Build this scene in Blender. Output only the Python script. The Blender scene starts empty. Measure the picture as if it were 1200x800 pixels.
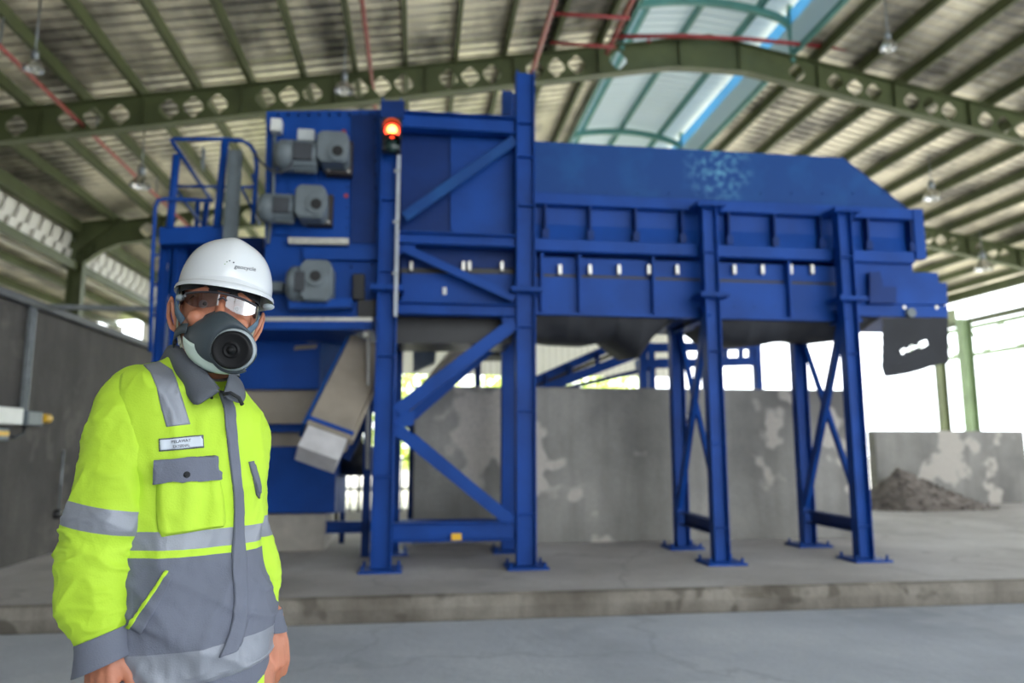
import bpy, math, random
from math import sin, cos, pi, radians, sqrt, atan, atan2, exp
from mathutils import Vector as V, Matrix, noise
from mathutils.bvhtree import BVHTree
random.seed(7)
scene = bpy.context.scene
COL = scene.collection

# ---------------------------------------------------------------- camera
FPX, HZ, YAW, EYE = 850.0, 520.0, radians(7.4), 1.3      # focal in px of the 1200x800 frame, eye height
PITCH = atan((HZ - 400) / FPX)
CAMPOS = V((0, 0, EYE))
cam = bpy.data.cameras.new('camera'); cam.sensor_width = 36; cam.lens = FPX / 1200 * 36
cam.clip_end = 500; cam.clip_start = .05
cam.dof.use_dof = True; cam.dof.focus_distance = 1.56; cam.dof.aperture_fstop = 2.2
co = bpy.data.objects.new('camera', cam); COL.objects.link(co)
co.location = CAMPOS; co.rotation_euler = (pi / 2 + PITCH, 0, -YAW)
scene.camera = co
# ---------------------------------------------------------------- world, sun, exposure
w = bpy.data.worlds.new('sky'); scene.world = w; w.use_nodes = True
nt = w.node_tree; nt.nodes.clear()
bg = nt.nodes.new('ShaderNodeBackground'); wo = nt.nodes.new('ShaderNodeOutputWorld')
bg.inputs[0].default_value = (.90, .955, 1.0, 1); bg.inputs[1].default_value = 3.4
nt.links.new(bg.outputs[0], wo.inputs[0])
sun = bpy.data.lights.new('sun', 'SUN'); sun.energy = 5; sun.angle = radians(2); sun.color = (1, .96, .88)
so = bpy.data.objects.new('sun', sun); COL.objects.link(so); so.location = (0, 0, 40)
so.rotation_euler = (radians(18), radians(20), 0)
vs = scene.view_settings
vs.view_transform = 'Standard'; vs.look = 'None'; vs.gamma = 1; vs.use_curve_mapping = False; vs.exposure = 0.55

# ---------------------------------------------------------------- helpers
def ray(u, v):
    x, z, y = (u - 600) / FPX, (400 - v) / FPX, 1
    y, z = y * cos(PITCH) - z * sin(PITCH), y * sin(PITCH) + z * cos(PITCH)
    return V((x * cos(YAW) + y * sin(YAW), -x * sin(YAW) + y * cos(YAW), z))
def at(u, v, Y):                      # point of the plane y = Y seen at a pixel
    d = ray(u, v); return CAMPOS + d * (Y / d.y)
def atz(u, v, z):
    d = ray(u, v); return CAMPOS + d * ((z - EYE) / d.z)
def atx(u, v, X):
    d = ray(u, v); return CAMPOS + d * (X / d.x)

class MB:
    def __init__(s): s.v = []; s.f = []; s.m = []; s.sm = []
    def add(s, vs, fs, m=0, smooth=False):
        b = len(s.v); s.v += [V(p) for p in vs]
        for f in fs: s.f.append([b + i for i in f]); s.m.append(m); s.sm.append(smooth)
        return s
    def box(s, a, b, m=0):
        x0, y0, z0 = [min(p, q) for p, q in zip(a, b)]; x1, y1, z1 = [max(p, q) for p, q in zip(a, b)]
        return s.add([(x0,y0,z0),(x1,y0,z0),(x1,y1,z0),(x0,y1,z0),(x0,y0,z1),(x1,y0,z1),(x1,y1,z1),(x0,y1,z1)],
              [(0,3,2,1),(4,5,6,7),(0,1,5,4),(1,2,6,5),(2,3,7,6),(3,0,4,7)], m)
    def bar(s, p, q, wd, ht, up=(0, 0, 1), m=0):     # rectangular bar p->q; ht along up
        p, q, up = V(p), V(q), V(up); d = (q - p).normalized()
        sd = d.cross(up)
        if sd.length < 1e-4: sd = d.cross(V((1, 0, 0)))
        sd.normalize(); up = sd.cross(d)
        vs = [e + sd * a * wd / 2 + up * b * ht / 2 for e in (p, q) for a, b in ((-1,-1),(1,-1),(1,1),(-1,1))]
        return s.add(vs, [(0,1,2,3),(7,6,5,4),(0,4,5,1),(1,5,6,2),(2,6,7,3),(3,7,4,0)], m)
    def hbeam(s, p, q, d, bf, n, tf=.012, tw=.01, m=0):   # H section, flanges face +-n, depth d along n, flange width bf
        p, q, n = V(p), V(q), V(n); n = n.normalized()
        for k in (-1, 1):
            o = n * (k * (d / 2 - tf / 2)); s.bar(p + o, q + o, bf, tf, n, m)
        return s.bar(p, q, tw, d - tf * 2, n, m)
    def channel(s, p, q, ht, dp, open_dir, t=.008, m=0):  # C section: web plus two flanges reaching along open_dir
        p, q, o = V(p), V(q), V(open_dir).normalized(); d = (q - p).normalized(); u = o.cross(d).normalized()
        s.bar(p, q, ht, t, o, m)
        for k in (-1, 1):
            c = u * (k * (ht / 2 - t / 2)) + o * (dp / 2); s.bar(p + c, q + c, dp, t, u, m)
        return s
    def tube(s, pts, r, n=10, m=0, smooth=True, cap=True):
        pts = [V(p) for p in pts]; rs = r if isinstance(r, (list, tuple)) else [r] * len(pts)
        vs = []; a = None
        for i, p in enumerate(pts):
            d = (pts[min(i + 1, len(pts) - 1)] - pts[max(i - 1, 0)]).normalized()
            if a is None: a = d.orthogonal().normalized()
            else: a = (a - d * a.dot(d)).normalized()
            b = d.cross(a)
            vs += [p + (a * cos(2*pi*k/n) + b * sin(2*pi*k/n)) * rs[i] for k in range(n)]
        fs = [(i*n+k, i*n+(k+1) % n, (i+1)*n+(k+1) % n, (i+1)*n+k) for i in range(len(pts)-1) for k in range(n)]
        s.add(vs, fs, m, smooth)
        if cap:
            b = len(s.v) - len(vs); e = b + (len(pts) - 1) * n
            s.f.append([b + k for k in reversed(range(n))]); s.m.append(m); s.sm.append(False)
            s.f.append([e + k for k in range(n)]); s.m.append(m); s.sm.append(False)
        return s
    def cyl(s, p, q, r, n=16, m=0, r2=None): return s.tube([p, q], [r, r if r2 is None else r2], n, m)
    def lathe(s, c, ax, prof, n=24, m=0):            # prof: (distance along ax, radius)
        c, ax = V(c), V(ax).normalized(); a = ax.orthogonal().normalized(); b = ax.cross(a); vs = []
        for h, r in prof: vs += [c + ax*h + (a*cos(2*pi*k/n) + b*sin(2*pi*k/n))*max(r, 1e-4) for k in range(n)]
        fs = [(i*n+k, i*n+(k+1) % n, (i+1)*n+(k+1) % n, (i+1)*n+k) for i in range(len(prof)-1) for k in range(n)]
        return s.add(vs, fs, m, True)
    def ball(s, c, r, n=12, m=0, sc=(1,1,1)):
        c = V(c); vs = []; k2 = n // 2
        for i in range(k2 + 1):
            t = pi * i / k2
            for k in range(n):
                e = (sin(t)*cos(2*pi*k/n), sin(t)*sin(2*pi*k/n), cos(t))
                vs.append(c + V((e[0]*sc[0], e[1]*sc[1], e[2]*sc[2])) * r)
        fs = [(i*n+k, (i+1)*n+k, (i+1)*n+(k+1) % n, i*n+(k+1) % n) for i in range(k2) for k in range(n)]
        return s.add(vs, fs, m, True)
    def prism(s, poly, d, m=0):                      # planar polygon extruded by d
        poly = [V(p) for p in poly]; d = V(d); n = len(poly)
        s.add(poly + [p + d for p in poly], [tuple(range(n)), tuple(reversed(range(n, 2*n)))] +
              [(i, i + n, (i+1) % n + n, (i+1) % n) for i in range(n)], m)
        return s
    def grid(s, rows, m=0, smooth=True, thick=0, nrm=None):   # rows of points; optional thickness along -nrm
        nr, nc = len(rows), len(rows[0]); top = [V(p) for r in rows for p in r]
        fs = [(i*nc+j, i*nc+j+1, (i+1)*nc+j+1, (i+1)*nc+j) for i in range(nr-1) for j in range(nc-1)]
        if not thick: return s.add(top, fs, m, smooth)
        ns = [V(p) for r in nrm for p in r] if isinstance(nrm, list) else [V(nrm)] * len(top)
        bot = [p - n * thick for p, n in zip(top, ns)]; N = len(top)
        fs += [tuple(N + i for i in reversed(f)) for f in fs]
        edge = [j for j in range(nc)] + [i*nc+nc-1 for i in range(1, nr)] + [(nr-1)*nc+j for j in range(nc-2, -1, -1)] + [i*nc for i in range(nr-2, 0, -1)]
        fs += [(edge[k], N+edge[k], N+edge[(k+1) % len(edge)], edge[(k+1) % len(edge)]) for k in range(len(edge))]
        return s.add(top + bot, fs, m, smooth)
    def build(s, name, mats, parent=None, bevel=0, recalc=True, subsurf=0):
        me = bpy.data.meshes.new(name); org = parent.matrix_world.translation.copy() if False else V((0,0,0))
        me.from_pydata([tuple(p) for p in s.v], [], s.f)
        for mt in (mats if isinstance(mats, (list, tuple)) else [mats]): me.materials.append(mt)
        me.polygons.foreach_set('material_index', s.m); me.polygons.foreach_set('use_smooth', s.sm)
        if recalc:
            import bmesh
            bm = bmesh.new(); bm.from_mesh(me); bmesh.ops.recalc_face_normals(bm, faces=bm.faces); bm.to_mesh(me); bm.free()
        me.update()
        o = bpy.data.objects.new(name, me); COL.objects.link(o)
        if parent is not None:
            o.parent = parent; r = parent; off = V(r.location)
            while r.parent is not None: r = r.parent; off += V(r.location)
            o.location = -off
        if bevel:
            b = o.modifiers.new('bevel', 'BEVEL'); b.width = bevel; b.segments = 1; b.limit_method = 'ANGLE'
        if subsurf:
            b = o.modifiers.new('sub', 'SUBSURF'); b.levels = b.render_levels = subsurf
        return o
def thing(name, label, cat, loc=(0,0,0), group=None):
    o = bpy.data.objects.new(name, None); COL.objects.link(o); o.location = loc; o.empty_display_size = .1
    o['label'] = label; o['category'] = cat
    if group: o['group'] = group
    return o
def tag(o, label, cat, group=None):
    o['label'] = label; o['category'] = cat
    if group: o['group'] = group
    return o
def struct(o, label=None):
    o['kind'] = 'structure'
    if label: o['label'] = label
    return o
def lab(o, s): o['label'] = s; return o

# ---------------------------------------------------------------- materials
def srgb(r, g, b):
    f = lambda c: (c/255/12.92) if c <= 10.3 else ((c/255 + .055)/1.055)**2.4
    return (f(r), f(g), f(b), 1)
def mat(name, c, rough=.5, metal=0, var=.12, scale=6, bump=0, bscale=40, c2=None, spec=.5, stretch=None, emit=None, es=0, detail=5, sub=0, alpha=None, trans=0, ramp=(.35,.65)):
    m = bpy.data.materials.new(name); m.use_nodes = True; n = m.node_tree; b = n.nodes['Principled BSDF']
    b.inputs['Roughness'].default_value = rough; b.inputs['Metallic'].default_value = metal
    b.inputs['Specular IOR Level'].default_value = spec
    tc = n.nodes.new('ShaderNodeTexCoord'); mp = n.nodes.new('ShaderNodeMapping'); n.links.new(tc.outputs['Object'], mp.inputs[0])
    if stretch: mp.inputs['Scale'].default_value = stretch
    nz = n.nodes.new('ShaderNodeTexNoise'); nz.inputs['Scale'].default_value = scale; nz.inputs['Detail'].default_value = detail
    n.links.new(mp.outputs[0], nz.inputs['Vector'])
    r = n.nodes.new('ShaderNodeValToRGB'); n.links.new(nz.outputs[0], r.inputs[0])
    if c2 is None: c2 = tuple(min(1, x*(1+var)) for x in c[:3]) + (1,); c = tuple(x*(1-var) for x in c[:3]) + (1,)
    r.color_ramp.elements[0].color = c; r.color_ramp.elements[1].color = c2
    r.color_ramp.elements[0].position, r.color_ramp.elements[1].position = ramp
    n.links.new(r.outputs[0], b.inputs['Base Color'])
    if bump:
        n2 = n.nodes.new('ShaderNodeTexNoise'); n2.inputs['Scale'].default_value = bscale; n2.inputs['Detail'].default_value = 4
        n.links.new(mp.outputs[0], n2.inputs['Vector'])
        bp = n.nodes.new('ShaderNodeBump'); bp.inputs['Strength'].default_value = bump; bp.inputs['Distance'].default_value = .01
        n.links.new(n2.outputs[0], bp.inputs['Height']); n.links.new(bp.outputs[0], b.inputs['Normal'])
    if emit: b.inputs['Emission Color'].default_value = emit; b.inputs['Emission Strength'].default_value = es
    if sub: b.inputs['Subsurface Weight'].default_value = sub; b.inputs['Subsurface Radius'].default_value = (.01,.004,.002)
    if trans: b.inputs['Transmission Weight'].default_value = trans
    if alpha is not None: b.inputs['Alpha'].default_value = alpha
    return m
def concrete(name, dark, mid, light, patch, patch_amt=.6, scale=1.0, streak=True, cracks=False, rough=.85):
    m = bpy.data.materials.new(name); m.use_nodes = True; n = m.node_tree; b = n.nodes['Principled BSDF']; L = n.links.new
    b.inputs['Roughness'].default_value = rough; b.inputs['Specular IOR Level'].default_value = .3
    tc = n.nodes.new('ShaderNodeTexCoord')
    def nz(sc, det, st=None, rg=.55):
        mp = n.nodes.new('ShaderNodeMapping'); L(tc.outputs['Object'], mp.inputs[0])
        if st: mp.inputs['Scale'].default_value = st
        x = n.nodes.new('ShaderNodeTexNoise'); x.inputs['Scale'].default_value = sc; x.inputs['Detail'].default_value = det; x.inputs['Roughness'].default_value = rg
        L(mp.outputs[0], x.inputs['Vector']); return x.outputs[0]
    def ramp(src, *st):
        r = n.nodes.new('ShaderNodeValToRGB'); e = r.color_ramp.elements
        while len(e) < len(st): e.new(.5)
        for el, (p, c) in zip(e, st): el.position = p; el.color = c if len(c) == 4 else tuple(c) + (1,)
        L(src, r.inputs[0]); return r.outputs[0]
    def mix(f, a, bb):
        x = n.nodes.new('ShaderNodeMix'); x.data_type = 'RGBA'
        L(f, x.inputs[0]); L(a, x.inputs[6])
        if isinstance(bb, tuple): x.inputs[7].default_value = bb
        else: L(bb, x.inputs[7])
        return x.outputs[2]
    k0, k1 = (0,0,0,1), (1,1,1,1)
    base = ramp(nz(.9*scale, 8), (.3, dark), (.5, mid), (.72, light))
    if streak: base = mix(ramp(nz(2.2*scale, 5, (3, 3, .35)), (.45, k0), (.75, (.55,.55,.55,1))), base, dark)
    pa = ramp(nz(1.15*scale, 3, None, .7), (.56, k0), (.60, (patch_amt,)*3 + (1,)))
    base = mix(pa, base, patch)
    fine = nz(45*scale, 4)
    base = mix(ramp(fine, (.35, (.25,.25,.25,1)), (.6, k0)), base, dark)
    if cracks:
        vo = n.nodes.new('ShaderNodeTexVoronoi'); vo.feature = 'DISTANCE_TO_EDGE'; vo.inputs['Scale'].default_value = .35
        dv = n.nodes.new('ShaderNodeVectorMath'); dv.operation = 'ADD'
        wn = n.nodes.new('ShaderNodeTexNoise'); wn.inputs['Scale'].default_value = 1.5; wn.inputs['Detail'].default_value = 6
        L(tc.outputs['Object'], wn.inputs['Vector']); L(tc.outputs['Object'], dv.inputs[0]); L(wn.outputs[1], dv.inputs[1]); L(dv.outputs[0], vo.inputs['Vector'])
        base = mix(ramp(vo.outputs[0], (0, (.6,.6,.6,1)), (.012, k0)), base, dark)
    L(base, b.inputs['Base Color'])
    bp = n.nodes.new('ShaderNodeBump'); bp.inputs['Strength'].default_value = .35; bp.inputs['Distance'].default_value = .02
    L(nz(14*scale, 8), bp.inputs['Height']); L(bp.outputs[0], b.inputs['Normal'])
    return m
def translucent(name, c, t=.6):
    m = bpy.data.materials.new(name); m.use_nodes = True; n = m.node_tree; b = n.nodes['Principled BSDF']
    b.inputs['Base Color'].default_value = c; b.inputs['Roughness'].default_value = .5
    tr = n.nodes.new('ShaderNodeBsdfTranslucent'); tr.inputs[0].default_value = c
    tc = n.nodes.new('ShaderNodeTexCoord'); nz = n.nodes.new('ShaderNodeTexNoise'); nz.inputs['Scale'].default_value = 1.6
    n.links.new(tc.outputs['Object'], nz.inputs['Vector'])
    mr = n.nodes.new('ShaderNodeMapRange'); mr.inputs[3].default_value = t*.7; mr.inputs[4].default_value = min(1, t*1.3); n.links.new(nz.outputs[0], mr.inputs[0])
    mx = n.nodes.new('ShaderNodeMixShader'); n.links.new(mr.outputs[0], mx.inputs[0])
    n.links.new(b.outputs[0], mx.inputs[1]); n.links.new(tr.outputs[0], mx.inputs[2])
    n.links.new(mx.outputs[0], n.nodes['Material Output'].inputs[0]); return m

BLUE  = mat('blue_paint', srgb(15, 66, 145), .5, 0, .14, 2.5, .06, 25, spec=.2)
BLUE2 = mat('blue_paint_scuffed', srgb(17, 64, 128), .5, 0, .2, 3, .08, 30, c2=srgb(26, 82, 142), detail=9, ramp=(.5,.8), spec=.2)
DBLUE = mat('dark_blue_paint', srgb(11, 46, 106), .5, 0, .15, 3, spec=.2)
GREEN = mat('olive_paint', srgb(76, 84, 50), .55, 0, .16, 2)
PGREEN = mat('pale_green_paint', srgb(138, 160, 118), .55, 0, .12, 2)
FOIL  = mat('roof_sheet', srgb(112, 108, 100), .36, .5, 0, 1.1, .3, 7, c2=srgb(226, 218, 198), stretch=(1, .45, 1), detail=6, ramp=(.36, .58))  # dark blotches in the colour stand in for reflections in the foil
MONI  = translucent('translucent_sheet', (.60, .70, .74, 1), .035)
GLAZE = translucent('blue_glazing', (.30, .62, .85, 1), .5)
WHITEC = translucent('white_cladding', (.72, .70, .63, 1), .05)
GALV  = mat('galvanised_steel', srgb(140, 146, 150), .45, .6, .12, 12)
GREY  = mat('machine_grey', srgb(104, 114, 120), .5, 0, .1, 8, .05, 60)
DGREY = mat('dark_grey', srgb(58, 62, 68), .6, 0, .15, 8)
BLACK = mat('black_plastic', srgb(22, 23, 26), .45, 0, .2, 10)
RUBBER = mat('black_rubber', srgb(36, 38, 44), .75, 0, .25, 3, .15, 14)
TAN   = mat('dusty_tan_steel', srgb(146, 136, 123), .6, 0, .15, 3, .1, 30)
WHITE = mat('white_enamel', srgb(225, 226, 222), .4, 0, .04, 10)
RED   = mat('red_pipe_paint', srgb(146, 44, 48), .45, 0, .15, 6)
YEL   = mat('yellow_plastic', srgb(230, 180, 30), .45, 0, .08, 6)
STEEL = mat('bright_steel', srgb(200, 198, 190), .35, .6, .1, 20)
FLOORM = concrete('floor_concrete', srgb(164, 169, 178), srgb(188, 193, 202), srgb(206, 210, 216), srgb(212, 214, 218), .25, .7, False, True)
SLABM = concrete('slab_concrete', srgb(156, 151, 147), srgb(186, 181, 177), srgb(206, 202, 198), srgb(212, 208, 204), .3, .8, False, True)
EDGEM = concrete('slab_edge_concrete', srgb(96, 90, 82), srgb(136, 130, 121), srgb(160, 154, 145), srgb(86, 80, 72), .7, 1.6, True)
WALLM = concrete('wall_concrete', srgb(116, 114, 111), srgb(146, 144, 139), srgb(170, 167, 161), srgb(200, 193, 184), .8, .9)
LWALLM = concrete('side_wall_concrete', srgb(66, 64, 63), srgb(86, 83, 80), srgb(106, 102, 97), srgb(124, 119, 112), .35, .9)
GROUND = concrete('yard_ground', srgb(150, 148, 138), srgb(190, 186, 176), srgb(214, 210, 200), srgb(200, 198, 190), .3, .3, False)
REDLAMP = mat('lit_red_lens', srgb(255, 60, 20), .3, 0, 0, 5, emit=(1, .06, .02, 1), es=4)
ORLAMP = mat('lit_lamp_core', srgb(255, 150, 60), .3, 0, 0, 5, emit=(1, .28, .05, 1), es=9)

def scuffed(name, base, scuff, c, rad):
    m = base.copy(); m.name = name; n = m.node_tree; b = n.nodes['Principled BSDF']; L = n.links.new
    src = b.inputs['Base Color'].links[0].from_socket
    tc = n.nodes.new('ShaderNodeTexCoord'); d = n.nodes.new('ShaderNodeVectorMath'); d.operation = 'DISTANCE'; d.inputs[1].default_value = c; L(tc.outputs['Object'], d.inputs[0])
    mr = n.nodes.new('ShaderNodeMapRange'); mr.inputs[1].default_value = rad; mr.inputs[2].default_value = rad*.15; L(d.outputs['Value'], mr.inputs[0])
    nz = n.nodes.new('ShaderNodeTexNoise'); nz.inputs['Scale'].default_value = 14; nz.inputs['Detail'].default_value = 8; L(tc.outputs['Object'], nz.inputs['Vector'])
    r = n.nodes.new('ShaderNodeMapRange'); r.inputs[1].default_value = .46; r.inputs[2].default_value = .68; L(nz.outputs[0], r.inputs[0])
    mu = n.nodes.new('ShaderNodeMath'); mu.operation = 'MULTIPLY'; L(mr.outputs[0], mu.inputs[0]); L(r.outputs[0], mu.inputs[1])
    mx = n.nodes.new('ShaderNodeMix'); mx.data_type = 'RGBA'; L(mu.outputs[0], mx.inputs[0]); L(src, mx.inputs[6]); mx.inputs[7].default_value = scuff; L(mx.outputs[2], b.inputs['Base Color'])
    return m
SCUFF = scuffed('blue_paint_scratched', BLUE2, srgb(96, 156, 190), at(842, 198, 6.98), .42)
# ================================================================ the setting
RX, MON = 5.45, 1.72                     # ridge x, half width of the raised ridge vent
def roof_z(x): return 9.12 - .185 * abs(x - RX)      # underside of the purlins
def box(name, a, b, m, bev=0): return MB().box(a, b).build(name, m, None, bev)
struct(box('ground', (-60, -30, -1.4), (90, 120, -1.0), GROUND))
struct(box('floor', (-12, -9, -1.0), (40, 5.625, 0), FLOORM))
# raised slab with a chipped front edge
m = MB(); n = 120; x0, x1 = -9, 22
rows = []
for j, (y, z) in enumerate(((13.2, -1.0), (13.2, .18), (5.72, .18), (5.675, .165), (5.665, .09), (5.69, -.02))):
    r = []
    for i in range(n*4 + 1):
        x = x0 + (x1 - x0) * i / (n*4); q = noise.noise(V((x*2.3, j*.7, 0))) * .012 + noise.noise(V((x*9, j, 3))) * .005
        ch = max(0, noise.noise(V((x*1.7, 5, 1))) - .28) * .12 if j in (2, 3) else 0
        r.append((x, y + (q if j > 1 else 0) + (ch if j > 2 else 0), z - (ch*.8 if j == 3 else 0) + (q*.4 if j > 2 else 0)))
    rows.append(r)
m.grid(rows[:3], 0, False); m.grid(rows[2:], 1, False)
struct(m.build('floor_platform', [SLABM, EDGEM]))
# concrete walls
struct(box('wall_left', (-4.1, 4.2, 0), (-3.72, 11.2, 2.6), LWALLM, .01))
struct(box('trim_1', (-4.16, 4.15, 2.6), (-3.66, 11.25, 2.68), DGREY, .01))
struct(box('wall_back', (at(485, 500, 8.38).x, 8.38, .17), (5.38, 8.62, at(800, 455, 8.38).z), WALLM, .015))
struct(box('wall_right', (8.6, 12.86, .17), (11.75, 13.1, 1.55), WALLM, .015))

# corrugated roof
def sheet(name, xa, xb, zf, y0, y1, mt, pitch=.25, dp=.03):
    prof = []; y = y0
    while y < y1:
        prof += [(y, 0), (y + pitch*.55, 0), (y + pitch*.65, dp), (y + pitch*.9, dp)]; y += pitch
    nx = 8; rows = [[(xa + (xb-xa)*i/nx, yy, zf(xa + (xb-xa)*i/nx) + d) for yy, d in prof] for i in range(nx + 1)]
    return MB().grid(rows, 0, False).build(name, mt, recalc=False)
sk = lambda x: roof_z(x) + .2
ML, MR = RX - MON, RX + MON
EL, ER = RX - 13.75, RX + 13.75          # eaves
struct(sheet('ceiling_left', EL - .5, ML, sk, -9, 26, FOIL))
struct(sheet('ceiling_right', MR, ER + .5, sk, -9, 26, FOIL))
mz = lambda x: sk(ML) + .85 + .1 * (MON + .5 - abs(x - RX))
struct(sheet('ceiling_ridge', ML - .5, RX, mz, -9, 26, MONI))
struct(sheet('ceiling_ridge', RX, MR + .5, mz, -9, 26, MONI))
for n_, x in ((1, ML), (2, MR)): (struct(MB().box((x - .01, -9, mz(ML) - .42), (x + .01, 26, mz(ML) - .12)).build('window_%d' % n_, GLAZE)),
    struct(MB().box((x - .012, -9, sk(ML) - .05), (x + .012, 26, mz(ML) - .42)).build('trim_%d' % (n_ + 1), MONI)))
struct(box('wall_front_light_block', (-16, -9.4, -1), (0.5, -9, 9), WHITEC))  # unseen wall behind the camera, added to cut the flat frontal light
struct(box('wall_left_light_block', (EL - 7.1, -9, -1), (EL - 7, 26, 4.3), WHITEC))  # unseen wall, added to block daylight into the lean-to and dim the louvre
def purlin(x, z, s, mt=GREEN, h=.2):
    m = MB().channel((x, -9, z + h/2), (x, 26, z + h/2), h, .07, (s, 0, 0), .012)
    return struct(m.build('roof_purlin', mt))
k = 0
for i in range(13):
    x = ML - .42 - .9*i
    if x > EL: purlin(x, roof_z(x), -1)
    x = MR + .42 + .93*i
    if x < ER: purlin(x, roof_z(x), 1)
TEAL = mat('teal_ridge_paint', srgb(84, 138, 128), .5, 0, .1, 2)
for x in (ML, MR): purlin(x, sk(ML) - .16, 1 if x > RX else -1, TEAL, .24)
for x in (RX - 1.1, RX, RX + 1.1): purlin(x, mz(x) - .16, 1, TEAL, .16)
# castellated rafters
def rafter(Y, full=True):
    tf, bw, dp = .016, .2, .56
    zt = lambda x: roof_z(x) - .012
    zb = lambda x: min(zt(x) - dp, zt(RX) - dp - .13) if abs(x - RX) < 13 else zt(x) - dp - (abs(x-RX) - 13) * .6
    m = MB()
    N = 34; L = 13.6; cell = L / N
    for sg in (-1, 1):
        for i in range(N):
            xa, xb = RX + sg*cell*i, RX + sg*cell*(i+1)
            if xa > xb: xa, xb = xb, xa
            xm = (xa + xb) / 2; hole = (i % 4 != 1) and 4 <= i < 31
            cs = [V((xa, Y, zb(xa))), V((xb, Y, zb(xb))), V((xb, Y, zt(xb))), V((xa, Y, zt(xa)))]
            if not hole:
                m.prism([c + V((0, -.006, 0)) for c in cs], (0, .012, 0))
            else:
                c = V((xm, Y, (zt(xm) + zb(xm)) / 2)); r = .165
                oc = [c + V((r*a, 0, r*b)) for a, b in ((-.2,-1.1),(.2,-1.1),(1,-.25),(1,.25),(.2,1.1),(-.2,1.1),(-1,.25),(-1,-.25))]
                for yy in (-.006, .006):
                    P = [p + V((0, yy, 0)) for p in cs + oc]
                    m.add(P, [(0,1,5,4),(1,6,5),(1,2,7,6),(2,8,7),(2,3,9,8),(3,10,9),(3,0,11,10),(0,4,11)])
                m.add([p + V((0, yy, 0)) for yy in (-.006, .006) for p in oc], [(q, (q+1) % 8, (q+1) % 8 + 8, q + 8) for q in range(8)])
            for zf in (zt, zb): m.bar((xa, Y, zf(xa)), (xb, Y, zf(xb)), bw, tf)
            if i % 4 == 1:
                m.bar((xm, Y, zb(xm)), (xm, Y, zt(xm)), .008, bw*.85, (0, 1, 0))
    # ridge plate with stiffeners
    return struct(m.build('roof_rafter', PGREEN if False else GREEN))
for Y in (12.5, 18.5, 24.5): rafter(Y)
def column(X, Y, z0, z1, s):
    m = MB().hbeam((X, Y, z0), (X, Y, z1), .34, .22, (1, 0, 0))
    if s:                                  # haunch towards the middle of the hall and bracket outside
        m.prism([(X, Y - .1, z1), (X + s*1.0, Y - .1, z1 + .16), (X, Y - .1, z1 - .75)], (0, .2, 0))
        m.prism([(X, Y - .1, z1 - .5), (X - s*.75, Y - .1, z1 - .35), (X - s*.75, Y - .1, z1 - .85), (X, Y - .1, z1 - 1.3)], (0, .2, 0))
    return struct(m.build('steel_column', GREEN))
for Y in (12.5, 18.5, 24.5): column(EL, Y, -1, roof_z(EL) + .1, 1)
for Y in (6.5, 12.5, 24.5): column(ER, Y, -1, roof_z(ER) + .1, -1)
# ridge vent frames
def vent_frame(Y):
    m = MB()
    for x in (ML, MR): m.bar((x, Y, sk(ML) - .3), (x, Y, mz(x)), .08, .08, (0, 1, 0))
    pts = [(ML + (MR-ML)*i/16, Y, mz(ML) - .42 + .36*sin(pi*i/16)**.6) for i in range(17)]
    for a, b in zip(pts, pts[1:]): m.bar(a, b, .09, .14)
    return struct(m.build('roof_vent_frame', TEAL))
for Y in (7.2, 12.5, 18.5, 24.5): vent_frame(Y)
# eaves
def eave(X, s):
    z = roof_z(X)
    struct(MB().bar((X, -9, z - .05), (X, 26, z - .05), .16, .3).build('roof_eave_beam', GREEN))
    struct(MB().bar((X, -9, z - 1.0), (X, 26, z - 1.0), .1, .2).build('roof_side_girt', GREEN))
eave(EL, -1); eave(ER, 1)
# stepped louvre of white sheet between the main roof and the lean-to on the left
m = MB(); y = 6; z = roof_z(EL)
while y < 25.5:
    m.prism([(EL - .1, y, z - .25), (EL - .1, y + .34, z - .25), (EL - .16, y + .3, z - .62), (EL - .16, y - .04, z - .62)], (-.02, 0, 0))
    m.prism([(EL - .1, y + .17, z - .6), (EL - .1, y + .5, z - .6), (EL - .16, y + .46, z - .92), (EL - .16, y + .12, z - .92)], (-.02, 0, 0))
    y += .5
struct(m.build('wall_left_louvre', WHITEC))
struct(box('wall_left_clerestory', (EL - .36, -9, roof_z(EL) - 1.1), (EL - .34, 26, roof_z(EL) + .35), WHITEC))
struct(sheet('ceiling_side_bay', EL - .1, EL - 7, lambda x: roof_z(EL) - .95 + (x - EL) * .1, -9, 26, FOIL))
for i in range(6):
    x = EL - .8 - i * 1.1; purlin(x, roof_z(EL) - 1.18 + (x - EL) * .1, -1)
# outer gable cladding behind
def clad(name, x0, x1, y, z0, z1, mt):
    prof = []; x = x0
    while x < x1: prof += [(x, 0), (x + .12, 0), (x + .14, .03), (x + .22, .03)]; x += .24
    return struct(MB().grid([[(a, y + d, z) for a, d in prof] for z in (z0, z1)], 0, False).build(name, mt))
clad('wall_gable', EL - 7, -10.2, 26, 1.5, 5.3, WHITEC); clad('wall_gable', -9.4, 9.2, 26, 3.75, 5.6, WHITEC)
clad('wall_gable', -10.2, -9.4, 26, 1.5, 3.9, WHITEC)
# right side: door opening with an arched header truss, posts
m = MB()
m.bar((ER - .2, 15, 4.35), (ER - .2, 26, 4.35), .12, .14); m.bar((ER - .2, 15, 5.3), (ER - .2, 26, 5.3), .12, .14)
for i in range(8):
    y = 15 + i*1.4; m.bar((ER - .2, y, 4.35), (ER - .2, y + .7, 5.3), .06, .06); m.bar((ER - .2, y + .7, 5.3), (ER - .2, y + 1.4, 4.35), .06, .06)
struct(m.build('door_1', PGREEN))
q = at(1145, 560, 20.5)
struct(MB().hbeam((q.x, 20.5, -1), (q.x, 20.5, 5.2), .34, .26, (1, 0, 0)).build('steel_column', PGREEN))
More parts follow.
